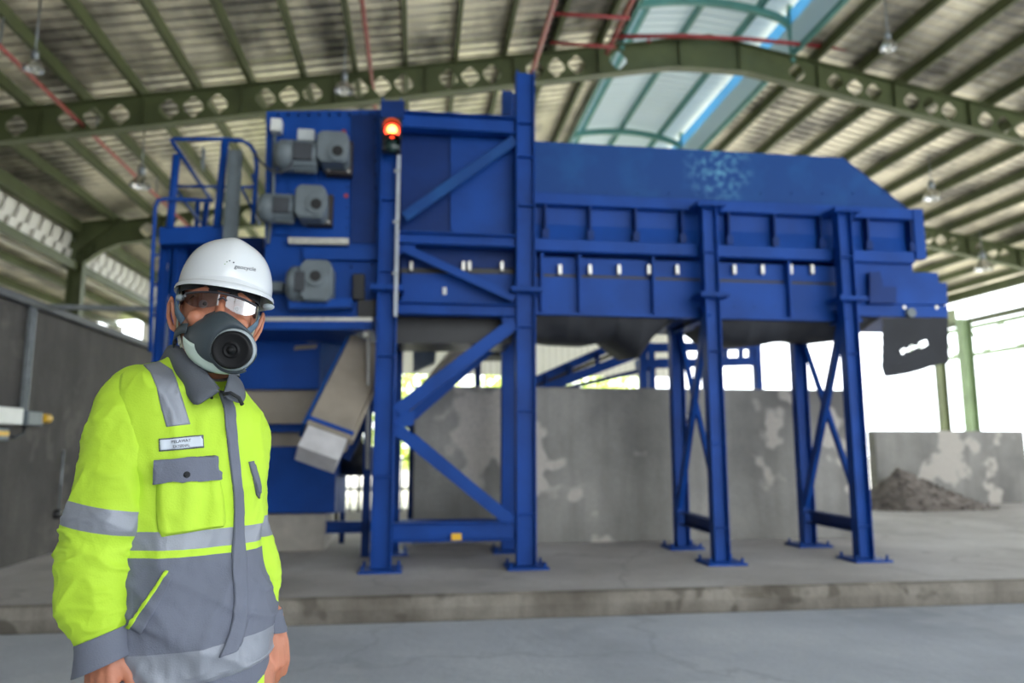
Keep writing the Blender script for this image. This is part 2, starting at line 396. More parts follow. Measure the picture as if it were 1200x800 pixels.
# ================================================================ the shredding plant
YF, YR = 6.79, 7.81                     # front and rear row of legs
C1, C2, T1, T2 = -.30, 1.01, 2.88, 4.34
SL = .18
def Zv(v, u=740, Y=6.8): return at(u, v, Y).z
def Xu(u, v=300, Y=6.8): return at(u, v, Y).x
def base_plate(m, x, y):
    m.box((x - .19, y - .17, SL), (x + .19, y + .17, SL + .022))
    for a, b in ((-1,-1),(1,-1),(1,1),(-1,1)): m.cyl((x + a*.155, y + b*.13, SL + .02), (x + a*.155, y + b*.13, SL + .065), .014, 6)
def leg(parent, x, y, z1, mt=BLUE, plates=(), d=.185, bf=.13):
    m = MB().hbeam((x, y, SL), (x, y, z1), d, bf, (1, 0, 0), .014, .01)
    for z in plates: m.box((x - d/2, y - bf*.42, z), (x + d/2, y + bf*.42, z + .012))
    o = m.build('leg', mt, parent, .003)
    b = MB(); base_plate(b, x, y); b.build('base_plate', mt, o)
    return o
def collar(leg_o, x, y, z, mt=BLUE):
    m = MB().box((x - .15, y - .13, z), (x + .15, y + .13, z + .018)).box((x - .15, y - .13, z + .022), (x + .15, y + .13, z + .04))
    for a in (-1, -.33, .33, 1): m.cyl((x + a*.12, y - .1, z - .015), (x + a*.12, y - .1, z + .055), .012, 6)
    m.build('flange', mt, leg_o)

tw = thing('support_tower', 'tall braced blue steel tower of four posts carrying the feed housing, left of the trestles', 'steel frame', (C1, YF, SL))
l1 = leg(tw, C1, YF, 4.62, BLUE, (1.0, 2.1, 2.9, 3.6)); collar(l1, C1, YF, Zv(342, 455))
l2 = leg(tw, C2, YF, 5.0, BLUE, (.65, 1.6, 2.4, 3.6, 4.1, 4.45)); collar(l2, C2, YF, Zv(344, 617))
leg(tw, C1 + .04, YR, 4.5); leg(tw, C2 - .02, YR, 5.3)
def hb(name, v, y, x0, x1, d, mt=BLUE, u=540):
    z = at(u, v, y).z; return MB().hbeam((x0, y, z), (x1, y, z), d, .14, (0, 0, 1), .012, .01).build(name, mt, tw, .003)
for v, d in ((146, .17), (282, .12), (363, .12), (622, .17)):
    hb('cross_beam', v, YF, C1 + .1, C2 - .1, d)
for v, d in ((363, .12), (618, .17)): hb('cross_beam', v, YR, C1 + .14, C2 - .12, d, DBLUE if v < 400 else BLUE)
for x in (C1, C2):
    MB().hbeam((x, YF + .1, Zv(622, 540)), (x, YR - .1, Zv(622, 540)), .14, .12, (0, 0, 1)).build('side_beam', BLUE, tw)
    MB().hbeam((x, YF + .1, 2.62), (x, YR - .1, 2.62), .14, .12, (0, 0, 1)).build('side_beam', BLUE, tw)
def brace(a, b, y, wd, mt=BLUE):
    p, q = at(*a, y), at(*b, y); m = MB().bar(p, q, .012, wd, (0, 0, 1)); d = (q - p).normalized(); up = d.cross(V((0, 1, 0)))
    m.bar(p + up*wd/2 + V((0, .03, 0)), q + up*wd/2 + V((0, .03, 0)), .06, .01, up)
    return m.build('brace', mt, tw, .002)
brace((474, 254), (604, 163), YF - .03, .10, BLUE2); brace((472, 290), (604, 350), YF - .03, .075)
brace((603, 378), (464, 482), YF - .03, .12); brace((464, 502), (600, 612), YF - .03, .11)
brace((578, 405), (482, 488), YR - .05, .10); brace((482, 512), (594, 606), YR - .05, .10)
p, q = at(600, 82, YR - .3), at(594, 140, YF + .2)
MB().bar((C2 - .04, YR, 5.28), (C2 - .16, YF + .2, 4.5), .1, .08).build('brace', BLUE, tw)
for (u, v, s) in ((470, 490, 1), (598, 612, -1), (603, 370, -1), (472, 286, 1)):
    c = at(u, v, YF - .015); MB().prism([c + V((s*a, 0, b)) for a, b in ((-.06,-.1),(.12,-.06),(.12,.06),(-.06,.1))], (0, .012, 0)).build('gusset', BLUE, tw)
b = MB(); c = at(535, 629, YF - .075); b.box(c + V((-.045, 0, -.03)), c + V((.045, .012, .03)))
lab(b.build('warning_sticker', YEL, tw), 'small yellow sticker on the bottom beam')
b = MB(); c = at(521, 341, 6.9); b.box(c + V((-.018, -.012, -.035)), c + V((.018, .0, .035))); b.build('data_plate', WHITE, tw)

for X, lbl in ((T1, 'blue cross-braced support trestle under the middle of the hopper'), (T2, 'blue cross-braced support trestle under the right end of the hopper')):
    t = thing('support_trestle', lbl, 'steel frame', (X, YF, SL), 'trestles under the hopper')
    z1 = 3.74
    f = leg(t, X, YF, z1, BLUE, (.5, 1.3, 2.2, 3.2), .155, .12); collar(f, X, YF, Zv(350, 840)); collar(f, X, YF, 3.66)
    r = leg(t, X, YR, 2.6, BLUE, (), .15, .12)
    MB().hbeam((X, YF + .09, Zv(612, 815, 7.3)), (X, YR - .09, Zv(612, 815, 7.3)), .13, .12, (0, 0, 1)).build('tie_beam', DBLUE, t)
    MB().bar((X - .04, YR - .05, .62), (X - .04, YF + .02, 2.6), .09, .05, (1, 0, 0)).build('brace', BLUE, t)
    MB().bar((X + .04, YF + .05, .62), (X + .04, YR - .02, 2.55), .045, .05, (1, 0, 0)).build('brace', BLUE, t)
    MB().hbeam((X, YF, 2.6), (X, YR + .1, 2.6), .14, .14, (0, 0, 1)).build('cap_beam', BLUE, t)

# ---- long feed hopper
hp = thing('feed_hopper', 'long blue steel feed hopper with ribbed sides raised on the trestles', 'hopper', (1.1, 6.9, 2.6))
YH, YB = 6.98, 8.15
XL, XR = 1.125, 5.25
zt, zr = 4.37, 3.80
for y, nm in ((YH, 'front'), (YB, 'rear')):
    m = MB().prism([(XL, y, zr), (XR, y, zr), (4.5, y, zt), (XL, y, zt)], (0, .02, 0)); m.build('hopper_side', SCUFF, hp)
    m = MB().bar((XL, y - .03, zr - .06), (XR, y - .03, zr - .06), .10, .12); m.build('upper_rail', BLUE, hp, .006)
    z = Zv(287); MB().bar((XL, y - .04, z), (XR - .04, y - .04, z), .10, .125).build('lower_rail', BLUE, hp, .006)
    # panel band between the rails leans in at its foot
    za, zb = zr - .12, Zv(279); m = MB()
    m.grid([[(XL, y + .02, za), (XR, y + .02, za)], [(XL, y + .03, (za*.5 + zb*.5)), (XR, y + .03, za*.5 + zb*.5)], [(XL, y - .005, zb), (XR, y - .005, zb)]], 0, False, .01, (0, -1, 0))
    m.build('side_panel', BLUE, hp)
m = MB().prism([(4.5, YH, zt), (4.5, YB, zt), (XR, YB, zr), (XR, YH, zr)], (.02, 0, .01)); lab(m.build('end_sheet', DBLUE, hp), 'dark blue sloping end sheet')
MB().prism([(XL, YH, zr), (XL, YB, zr), (XL, YB, zt), (XL, YH, zt)], (.02, 0, 0)).build('end_sheet', BLUE, hp)
for u in (638, 690, 743, 797, 851, 904, 958, 1012, 1062):
    x = at(u, 258, YH).x; za, zb = zr - .12, Zv(279)
    m = MB().box((x - .012, YH - .075, zb), (x + .012, YH + .02, za)).box((x - .035, YH - .08, zb), (x + .035, YH - .068, zb + .1)); m.build('rib', DBLUE, hp, .003)
# lower deck side
zA, zB = Zv(296), Zv(364)
m = MB().box((XL, YH + .02, zA - .02), (4.6, YH + .035, Zv(318))); m.build('side_panel', BLUE, hp)
m = MB().box((XL, YH - .005, Zv(322)), (4.6, YH + .035, zB)); m.build('side_panel', BLUE, hp, .004)
MB().box((XL, YH + .03, Zv(324)), (4.6, YH + .06, Zv(314))).build('seal_gap', BLACK, hp)
MB().box((XL, YH - .03, zB - .03), (4.6, YH + .08, zB)).build('bottom_rail', BLUE, hp)
MB().box((XL, YH + .12, zB - .02), (4.6, YB, zA)).build('hopper_floor', DBLUE, hp)
for u in (634, 678, 764, 922):
    x = at(u, 330, YH).x; MB().box((x - .014, YH - .07, zB), (x + .014, YH + .03, zA)).build('stiffener', BLUE, hp, .003)
for u in (656, 691, 725, 760, 793, 860, 893, 926, 951):
    c = at(u, 316, YH - .01); MB().box(c + V((-.018, -.025, -.05)), c + V((.018, .02, .05))).build('clamp', STEEL, hp, .004)
for u in range(645, 1030, 24): c = at(u, 359, YH - .012); MB().cyl(c, c + V((0, .02, 0)), .010, 6).build('bolt', BLUE2, hp)
for u in range(640, 1062, 36): c = at(u, 227, YH - .01); MB().cyl(c + V((0, -.01, .01)), c + V((0, .02, .01)), .010, 6).build('bolt', BLUE2, hp)
x = XR; MB().box((x - .02, YH - .09, Zv(300, 1068)), (x + .1, YH + .0, zr + .0)).box((x - .02, YB - .05, Zv(300, 1068)), (x + .1, YB + .04, zr)).box((x, YH, Zv(300, 1068)), (x + .04, YB, zr)).build('end_frame', BLUE, hp, .004)
# black rubber belly
m = MB(); bot = ((628,396),(660,400),(700,402),(722,398),(740,412),(752,420),(768,396),(790,378),(806,374),(835,384),(850,398),(880,404),(905,403),(930,398),(960,396),(985,400),(1010,394),(1036,376))
rows = [[] for _ in range(7)]
for i in range(200):
    u = 628 + (1036 - 628) * i / 199
    k = next(k for k in range(len(bot) - 1) if bot[k+1][0] >= u); f = (u - bot[k][0]) / (bot[k+1][0] - bot[k][0]); v = bot[k][1]*(1-f) + bot[k+1][1]*f
    top = at(u, 364, 7.0); b0 = at(u, v, 7.15); x = top.x
    w_ = lambda a: (noise.noise(V((x*2.2, a, 0))) * .12 + abs(noise.noise(V((x*4 + a, a*2, 5)))) * .1)
    rows[0].append((x, 7.0, top.z + .02)); rows[1].append((x, 7.0 + w_(1)*.7, top.z*.6 + b0.z*.4)); rows[2].append((x, 7.08 + w_(1.4), top.z*.25 + b0.z*.75)); rows[3].append((x, 7.15 + w_(1.8), b0.z))
    rows[4].append((x, 7.85, b0.z + .05)); rows[5].append((x, 8.0, top.z*.5 + b0.z*.5)); rows[6].append((x, 8.05, top.z + .02))
m.grid(rows, 0, True); m.build('rubber_skirt', RUBBER, hp)

# ---- discharge head at the right end
dh = thing('discharge_head', 'blue boxed discharge head with black apron at the right end of the hopper', 'machine end', (4.8, 6.95, 2.0))
def P(u, v, Y=6.95): return at(u, v, Y)
MB().prism([P(1000,303), P(1070,303), P(1070,319), P(1099,319), P(1101,331), P(1110,331), P(1111,357), P(1000,357)], (0, 1.1, 0)).build('housing', BLUE, dh, .006)
MB().prism([P(1016,320,6.93), P(1028,319,6.93), P(1032,337,6.93), P(1047,337,6.93), P(1047,356,6.93), P(1016,356,6.93)], (0, -.05, 0)).build('bearing_bracket', DBLUE, dh)
MB().prism([P(1000,357), P(1111,358), P(1111,372), P(1000,370)], (0, 1.1, 0)).build('roller_tray', BLUE, dh, .004)
m = MB(); c = P(1069, 366, 6.9); m.cyl(c, c + V((0, .1, 0)), .05, 14); m.build('roller_hub', GREY, dh)
for u in (1060, 1098): c = P(u, 360, 6.94); MB().cyl(c, c + V((0, .03, 0)), .02, 8).build('bolt', STEEL, dh)
# apron with ragged openings
ap = [P(1034,372), P(1111,372), P(1112,425), P(1096,428), P(1078,434), P(1062,438), P(1044,441), P(1036,441), P(1033,430)]
h1 = [P(1055,411), P(1059,408), P(1063,409), P(1068,404), P(1074,405), P(1079,400), P(1086,398), P(1087,404), P(1080,408), P(1073,407), P(1066,412), P(1061,411), P(1058,416)]
m = MB(); nxx, nzz = 90, 70; cells = {}
import bisect
def inside(pt, poly):
    c = False; j = len(poly) - 1
    for i in range(len(poly)):
        a, b = poly[i], poly[j]
        if (a.z > pt.z) != (b.z > pt.z) and pt.x < (b.x - a.x) * (pt.z - a.z) / (b.z - a.z) + a.x: c = not c
        j = i
    return c
xa, xb, za, zb = min(p.x for p in ap), max(p.x for p in ap), min(p.z for p in ap), max(p.z for p in ap)
for i in range(nxx):
    for j in range(nzz):
        c = V((xa + (xb-xa)*(i+.5)/nxx, 6.95, za + (zb-za)*(j+.5)/nzz))
        if inside(c, ap) and not inside(c, h1):
            dx, dz = (xb-xa)/nxx/2, (zb-za)/nzz/2
            m.add([c + V((s*dx, 0, t*dz)) for s, t in ((-1,-1),(1,-1),(1,1),(-1,1))], [(0,1,2,3)])
lab(m.build('apron', RUBBER, dh), 'torn black rubber apron')
MB().prism([P(1040,374,8.0), P(1106,374,8.0), P(1106,395,8.0), P(1040,398,8.0)], (0, .02, 0)).build('apron', RUBBER, dh)

# ---- feed and drive housing on the left
dv = thing('drive_housing', 'tall blue drive housing with bolted plates at the left end, carrying three grey motors', 'machine housing', (-1, 7, 2.4))
D = lambda u, v, Y=6.95: at(u, v, Y)
MB().prism([D(312,130), D(446,128), D(446,372), D(309,372)], (0, 1.2, 0)).build('housing', BLUE, dv, .006)
MB().prism([D(318,205,6.94), D(372,205,6.94), D(372,272,6.94), D(340,276,6.94), D(322,276,6.94)], (0, -.02, 0)).build('cover_plate', BLUE, dv, .003)
MB().prism([D(340,214,6.94), D(410,214,6.94), D(410,280,6.94), D(340,280,6.94)], (0, -.03, 0)).build('cover_plate', BLUE, dv, .003)
lab(MB().prism([D(339,280,6.9), D(409,281,6.9), D(409,288,6.9), D(339,287,6.9)], (0, -.06, 0)).build('guard_strip', STEEL, dv), 'pale steel strip')
MB().prism([D(412,135,6.94), D(440,135,6.94), D(440,285,6.94), D(412,285,6.94)], (0, -.015, 0)).build('cover_plate', DBLUE, dv)
MB().prism([D(356,292,6.94), D(444,292,6.94), D(444,306,6.94), D(356,306,6.94)], (0, -.06, 0)).build('cross_rail', BLUE, dv, .004)
MB().prism([D(342,356,6.9), D(414,354,6.9), D(414,364,6.9), D(342,366,6.9)], (0, -.2, 0)).build('motor_shelf', BLUE, dv, .004)
MB().prism([D(414,322,6.93), D(428,322,6.93), D(428,352,6.93), D(414,352,6.93)], (0, -.06, 0)).build('sensor_box', BLACK, dv, .006)
MB().prism([D(420,352,6.93), D(444,352,6.93), D(444,372,6.93), D(420,372,6.93)], (0, -.03, 0)).build('opening', BLACK, dv)
for u, v in [(326+12*i, 134) for i in range(10)] + [(407, 220+12*i) for i in range(5)] + [(440, 140+16*i) for i in range(9)] + [(400,300),(436,309),(412,312)]:
    c = D(u, v, 6.93); MB().cyl(c + V((0,-.03,0)), c + V((0,.02,0)), .011, 6).build('bolt', DBLUE, dv)
for u, v in ((403,155), (406,230)):
    c = D(u, v, 6.92); lab(MB().cyl(c + V((0,-.02,0)), c + V((0,.03,0)), .022, 10).build('button', RED, dv), 'red button')
# panels behind the tower
MB().prism([D(470,156,6.93), D(528,156,6.93), D(528,276,6.93), D(470,276,6.93)], (0, .74, 0)).build('feed_panel', DBLUE, dv)
MB().prism([D(530,156,6.91), D(606,156,6.91), D(606,276,6.91), D(530,276,6.91)], (0, .74, 0)).build('feed_panel', BLUE, dv, .004)
MB().prism([D(528,156,6.9), D(533,156,6.9), D(533,274,6.9), D(528,274,6.9)], (0, .05, 0)).build('seam', BLUE, dv)
MB().prism([D(470,132,6.96), D(610,135,6.96), D(610,158,6.96), D(470,156,6.96)], (0, .70, 0)).build('feed_panel', DBLUE, dv)
MB().prism([D(470,288,6.93), D(606,288,6.93), D(606,314,6.93), D(470,314,6.93)], (0, .70, 0)).build('feed_panel', DBLUE, dv)
MB().prism([D(470,320,6.91), D(606,321,6.91), D(606,357,6.91), D(470,357,6.91)], (0, .70, 0)).build('feed_panel', BLUE, dv, .004)
lab(MB().prism([D(470,314,6.92), D(606,315,6.92), D(606,321,6.92), D(470,320,6.92)], (0, .1, 0)).build('seal_gap', BLACK, dv), 'dark seal gap')
for u in (482, 543, 550, 588): c = D(u, 312, 6.9); MB().box(c + V((-.016,-.03,-.045)), c + V((.016,.02,.045))).build('clamp', STEEL, dv, .003)
MB().prism([D(462,364,7.0), D(606,364,7.0), D(600,402,7.0), D(464,402,7.0)], (0, .65, 0)).build('throat', BLACK, dv)

def motor(lbl, body, gear, cen, box=None, vert=False, plate=None):
    (u0, v0, u1, v1), (g0, h0, g1, h1) = body, gear
    Y = 6.72; a, b = at(u0, (v0+v1)/2, Y), at(u1, (v0+v1)/2, Y); r = abs(at(u0, v0, Y).z - at(u0, v1, Y).z) / 2
    c = at((g0+g1)/2, (h0+h1)/2, Y); w2 = abs(at(g1, h0, Y).x - at(g0, h0, Y).x) / 2; h2 = abs(at(g0, h0, Y).z - at(g0, h1, Y).z) / 2
    t = thing('gear_motor', lbl, 'motor', (c.x, 6.9, c.z), 'grey gear motors on the drive housing')
    ax = V((1, 0, 0)); m = MB(); L = (b - a).length
    m.lathe(a, ax, [(0, 0), (0, r*.7), (.03, r*.92), (.05, r), (L*.42, r), (L*.44, r*.9), (L, r*.9), (L, 0)], 24)
    for k in range(14):
        th = 2*pi*k/14; d = V((0, cos(th), sin(th))); m.bar(a + ax*L*.45 + d*r*.93, a + ax*L*.98 + d*r*.93, .008, r*.16, d)
    body_o = m.build('motor_body', GREY, t)
    MB().box(a + V((L*.47, -r*1.02, -r*.55)), a + V((L*.92, -r*.8, r*.5))).build('vent_grille', DGREY, body_o)
    if box:
        p, q = at(box[0], box[1], Y), at(box[2], box[3], Y); lab(MB().box((p.x, Y - .07, q.z), (q.x, Y + .07, p.z)).build('terminal_box', mat('light_grey', srgb(176, 182, 184), .5), body_o, .006), 'light grey terminal box')
    k = .3; oc = [c + V((w2*x, -.14, h2*z)) for x, z in ((-1+k,-1),(1-k,-1),(1,-1+k),(1,1-k),(1-k,1),(-1+k,1),(-1,1-k),(-1,-1+k))]
    go = MB().prism(oc, (0, .3, 0)).build('gearbox', GREY, t, .012)
    cc = at(cen[0], cen[1], Y - .14); MB().cyl(cc + V((0, -.025, 0)), cc + V((0, .03, 0)), .095, 20).build('bearing_cover', GREY, go, .004)
    MB().cyl(cc + V((0, -.035, 0)), cc + V((0, -.02, 0)), .05, 16).build('shaft_bore', BLACK, go)
    if plate:
        p, q = at(plate[0], plate[1], 6.88), at(plate[2], plate[3], 6.88); m = MB().box((p.x, 6.8, q.z), (q.x, 6.9, p.z))
        mp = m.build('mounting_plate', mat('rusty_black', srgb(52, 46, 44), .7), t)
        for xx in (p.x + .03, q.x - .03): MB().cyl((xx, 6.78, q.z + .03), (xx, 6.82, q.z + .03), .014, 6).build('bolt', STEEL, mp)
    return t
motor('upper grey gear motor with a light terminal box, nearest the top of the blue housing', (324,164,372,200), (373,160,410,196), (396,178), (350,154,369,168), plate=(384,168,413,208))
motor('middle grey gear motor on the blue housing, just below the uppermost one', (304,227,345,260), (348,222,384,260), (371,240), None, plate=(362,230,390,267))
motor('lowest grey gear motor, standing on the blue shelf beside the white helmet', (337,312,362,354), (354,308,391,355), (370,324), None, plate=(340,352,392,358))
MB_ = MB(); p = [at(u, v, 6.62) for u, v in ((344,184),(340,196),(330,202),(316,199),(306,190),(298,180))]
tag(MB_.tube(p, .012, 8).build('power_cable', DGREY), 'dark cable looping from the upper gear motor to the railing', 'cable')
cd = thing('conduit', 'thin pale vertical conduit with a small box on the blue drive housing', 'conduit', (at(322, 300, 6.88)))
MB().tube([at(322, 150, 6.88), at(320, 230, 6.88), at(314, 285, 6.88)], .018, 8).build('pipe', GREY, cd)
p, q = at(318, 140, 6.84), at(330, 155, 6.84); MB().box((p.x, 6.8, q.z), (q.x, 6.92, p.z)).build('junction_box', WHITE, cd, .006)
p = at(318, 331, 6.84); q = at(333, 342, 6.84); tag(MB().box((p.x, 6.78, q.z), (q.x, 6.95, p.z)).build('switch_box', GREY, None, .008), 'small grey box beside the lowest gear motor, right of the helmet brim', 'box')

# ---- traffic light on the tower
tl = thing('signal_light', 'black two-lamp signal with the red lamp lit, on top of the left tower post', 'traffic light', at(459, 165, 6.66))
p, q = at(449, 139, 6.62), at(470, 179, 6.62)
MB().box((p.x, 6.58, q.z), (q.x, 6.68, p.z)).build('housing', BLACK, tl, .01)
for v, nm, mt in ((153, 'red_lamp', REDLAMP), (170, 'green_lamp', mat('unlit_green_lens', srgb(30, 52, 50), .2))):
    c = at(459.5, v, 6.58); o = MB().lathe(c + V((0, .01, 0)), (0, -1, 0), [(0, .072), (.02, .068), (.035, .045), (.042, 0)], 20).build(nm, mt, tl)
    vis = MB(); rr = [[c + V((cos(a)*.08, d, sin(a)*.08)) for a in [pi*k/14 for k in range(15)]] for d in (.01, -.1)]
    vis.grid(rr, 0, True); vis.build('visor', BLACK, tl)
    if v == 153: MB().lathe(c + V((0, -.022, 0)), (0, -1, 0), [(0, .045), (.012, .034), (.024, 0)], 16).build('bulb', ORLAMP, o)
MB().prism([at(446,118,6.66), at(474,118,6.66), at(474,138,6.66), at(446,138,6.66)], (0, .03, 0)).build('bracket', DBLUE, tl)
ct = thing('cable_cover', 'pale grey vertical strip running down the left tower post below the signal', 'cable cover', at(464, 370, 6.66))
MB().bar(at(467.5, 182, 6.66), at(463.5, 371, 6.66), .035, .03, (0, 1, 0)).build('cover', mat('pale_grey', srgb(165, 172, 182), .45), ct)
m = MB()
for v in (200, 260, 320): c = at(466 - (v-180)*.02, v, 6.64); m.box(c + V((-.03, -.005, -.012)), c + V((.03, .02, .012)))
m.build('clip', GALV, ct)

# ---- lower outlet: boxes, chute, conveyor
oc = thing('outlet_chute', 'blue and tan outlet box stack under the drive housing, behind the worker', 'chute', (-1.2, 7, .3))
MB().prism([D(286,376,6.9), D(437,375,6.9), D(437,386,6.9), D(286,386,6.9)], (0, 1.2, 0)).build('top_beam', BLUE, oc, .004)
lab(MB().prism([D(286,371,6.89), D(436,372,6.89), D(436,376,6.89), D(286,376,6.89)], (0, .1, 0)).build('edge_strip', STEEL, oc), 'pale steel edge')
Y1, Y2 = 7.7, 8.0
MB().prism([D(270,386,Y1), D(376,386,Y1), D(374,456,Y1), D(270,456,Y1)], (0, .9, 0)).build('upper_box', BLUE, oc, .006)
a, b, c, d = D(376,386,Y1), D(374,456,Y1), D(397,448,Y1 + .4), D(428,386,Y1 + .55)
MB().prism([a, b, c, d], (0, .03, 0)).build('side_plate', BLUE2, oc)
for u0, v0 in ((346,405),(362,396)): MB().prism([D(u0,v0,Y1-.01), D(u0+26,v0-2,Y1-.01), D(u0+24,v0+3,Y1-.01), D(u0-2,v0+5,Y1-.01)], (0,.012,0)).build('name_plate', TAN, oc)
MB().prism([D(270,456,Y1+.1), D(398,456,Y1+.1), D(362,496,Y1+.1), D(270,496,Y1+.1)], (0, .8, 0)).build('dust_band', TAN, oc)
MB().prism([D(270,494,Y2-.06), D(366,494,Y2-.06), D(362,506,Y2-.06), D(270,506,Y2-.06)], (0, .85, 0)).build('clamp_bar', BLUE, oc, .004)
MB().prism([D(270,506,Y2+.06), D(362,506,Y2+.06), D(358,523,Y2+.06), D(270,523,Y2+.06)], (0, .8, 0)).build('dust_band', TAN, oc)
MB().prism([D(270,523,Y2), D(398,523,Y2), D(394,545,Y2), D(392,601,Y2), D(270,601,Y2)], (0, .9, 0)).build('lower_box', BLUE, oc, .006)
MB().prism([D(392,560,Y2+.05), D(405,556,Y2+.4), D(404,600,Y2+.4), D(390,601,Y2+.05)], (0, .03, 0)).build('side_plate', BLUE2, oc)
MB().box((D(262,615,8.1).x, 8.1, SL), (D(381,615,8.1).x, 9.0, D(340,602,8.1).z)).build('plinth', mat('plinth_tan', srgb(176, 170, 160), .8), oc, .006)
q = D(405,617,8.2); MB().hbeam((D(379,617,8.2).x, 8.2, q.z), (C1 + .1, 8.2, q.z), .12, .12, (0,0,1)).build('skid_beam', BLUE, oc)

cv = thing('chute_conveyor', 'dusty tan inclined conveyor with a pale end box, left of the tower post', 'conveyor', (-.9, 6.7, .9))
p1, p0 = at(432, 408, 7.35), at(382, 514, 6.62); dr = (p0 - p1).normalized(); upv = V((0.25, -.75, .6)); sd = dr.cross(upv).normalized(); upv = sd.cross(dr)
MB().bar(p1, p0, .40, .22, upv).build('casing', TAN, cv, .008)
MB().bar(p0 - dr*.09, p0 - dr*.05, .42, .24, upv).build('joint_strip', BLUE, cv, .003)
lab(MB().bar(p0, p0 + dr*.24, .36, .22, upv).build('end_box', mat('pale_grey_box', srgb(190, 188, 190), .55), cv, .006), 'pale grey end box')
MB().bar(p1 + sd*.22, p0 + sd*.22, .03, .2, upv).build('side_rail', BLUE2, cv); MB().bar(p1 - sd*.22 + upv*.08, p0 - sd*.22 + upv*.08, .03, .06, upv).build('side_rail', YEL if False else TAN, cv)
MB().bar(p1 + V((0, .3, -.05)), (p1.x, p1.y + .3, SL), .08, .08, (1, 0, 0)).build('leg', DBLUE, cv)
MB().prism([D(440,425,7.7), D(440,478,7.7), D(410,540,7.7), D(396,535,7.7)], (0, .05, 0)).build('side_skirt', DBLUE, cv)
cg = thing('edge_conduit', 'pale vertical conduit with a round cap just left of the left tower post', 'conduit', at(434, 550, 6.95))
MB().tube([at(432, 386, 6.95), at(430.5, 550, 6.95)], .016, 8).build('pipe', mat('pale_conduit', srgb(190, 190, 186), .5), cg)
c = at(429, 392, 6.93); MB().ball(c, .04, 12).build('cap', STEEL, cg)
dr_ = thing('idler_drum', 'dark drum and hoses low between the outlet and the tower', 'drum', at(420, 560, 8.6))
c = at(418, 540, 8.6); MB().cyl(c + V((-.2, 0, 0)), c + V((.25, 0, 0)), .17, 20).build('drum', BLACK, dr_)
MB().tube([c + V((-.1,0,.1)), c + V((-.25,-.1,-.1)), c + V((-.2,-.1,-.55)), c + V((-.2,-.1, -.72))], .02, 8).build('hose', RUBBER, dr_)
for s in (-.15, .2): MB().bar(c + V((s, .1, 0)), (c.x + s, 8.7, SL), .06, .06, (1,0,0)).build('stand', DBLUE, dr_)
MB().bar(at(405, 480, 8.6), c, .3, .25).build('trough', BLACK, dr_)

# ---- access platform, railing and ladder
ac = thing('access_platform', 'blue access platform with tube railing and ladder at the far left of the plant', 'platform', at(215, 420, 7.2))
A = lambda u, v, Y=7.1: at(u, v, Y)
R_ = .021
MB().prism([A(186,266), A(262,264), A(262,284), A(186,286)], (0, 1.2, 0)).build('deck', BLUE, ac, .006)
def rail(name, pts, r=R_): return MB().tube(pts, r, 10).build(name, BLUE, ac)
rail('top_rail', [A(248,236,8.2), A(203,168), A(201,164), A(206,163), A(260,163), A(284,165), A(293,170), A(299,180), A(301,195), A(296,262)])
rail('mid_rail', [A(203,218), A(262,219), A(298,219)], .014)
rail('post', [A(207,182), A(199,267)], .036); rail('post', [A(264,165), A(254,266)], .036); rail('post', [A(243,233,8.1), A(238,272,8.1)], .03); rail('post', [A(232,236,8.0), A(230,268,8.0)], .024)
rail('mid_rail', [A(203,218), A(236,262,8.1)], .014)
rail('side_rail', [A(296,205,7.1), A(304,240,7.9)], .014); rail('side_rail', [A(283,220,7.1), A(304,262,7.9)], .014)
lad = rail('ladder', [A(176,412,7.0), A(179,300,7.0), A(182,242,7.0), A(185,235,7.0), A(193,233,7.0), A(250,235,7.2)], .018)
for v in (300, 335, 370): MB().tube([A(178 - (v-300)*.02, v, 7.0), A(190, v - 2, 7.6)], .014, 8).build('rung', BLUE, lad)
for u in (196, 213): MB().hbeam(A(u, 286, 7.3), V((A(u, 286, 7.3).x, 7.3, SL)), .1, .1, (1, 0, 0)).build('post', BLUE, ac)
MB().box(A(192, 345, 7.34), A(214, 290, 7.38)).build('side_panel', DBLUE, ac)
for v in (310, 327): MB().box(A(196, v + 6, 7.26), A(199, v, 7.3)).build('bolt', STEEL, ac)
MB().bar(A(240, 286, 7.6), A(310, 286, 7.6), .1, .12).build('walkway_beam', DBLUE, ac)
MB().prism([A(214,290,7.5), A(312,290,7.5), A(312,388,7.5), A(214,388,7.5)], (0,.03,0)).build('back_plate', DBLUE, ac)
lab(MB().box(A(235, 197, 7.6), A(241, 176, 7.7)).build('lamp_box', GREY, ac, .004), 'small grey box on the railing')
tag(MB().hbeam(A(276, 176, 6.98), V((A(271, 280, 6.98).x - .02, 6.98, SL)), .12, .08, (1, 0, 0)).build('cable_tray', GREY), 'tall grey upright cable tray rising behind the white helmet', 'cable tray')

# ---- conveyors behind the plant
bc = thing('belt_conveyor', 'blue inclined belt conveyor rising to the right behind the hopper, above the concrete wall', 'conveyor', at(640, 455, 10))
K = lambda u, v, Y=10.0: at(u, v, Y)
MB().bar(K(600,458), K(736,398), .5, .11).build('side_frame', BLUE, bc); MB().bar(K(600,470,9.7), K(752,412,9.7), .06, .13).build('side_frame', BLUE, bc)
MB().bar(K(600,464), K(740,406), .42, .05).build('belt', BLACK, bc)
for u in (640, 668, 700, 725): c = K(u, 459 - (u-600)*.44 - 2, 9.7); MB().bar(c, c + V((0, .02, -.22)), .05, .06).build('idler_bracket', DBLUE, bc)
MB().bar(K(752,395,9.8), V((K(752,395,9.8).x, 9.8, SL)), .1, .1, (1,0,0)).build('leg', BLUE, bc)
MB().bar(K(612,470,9.9), V((K(612,470,9.9).x, 9.9, SL)), .1, .1, (1,0,0)).build('leg', BLUE, bc)
MB().bar(K(650,458,10.3), K(760,432,10.3), .2, .06).build('return_guard', DBLUE, bc)
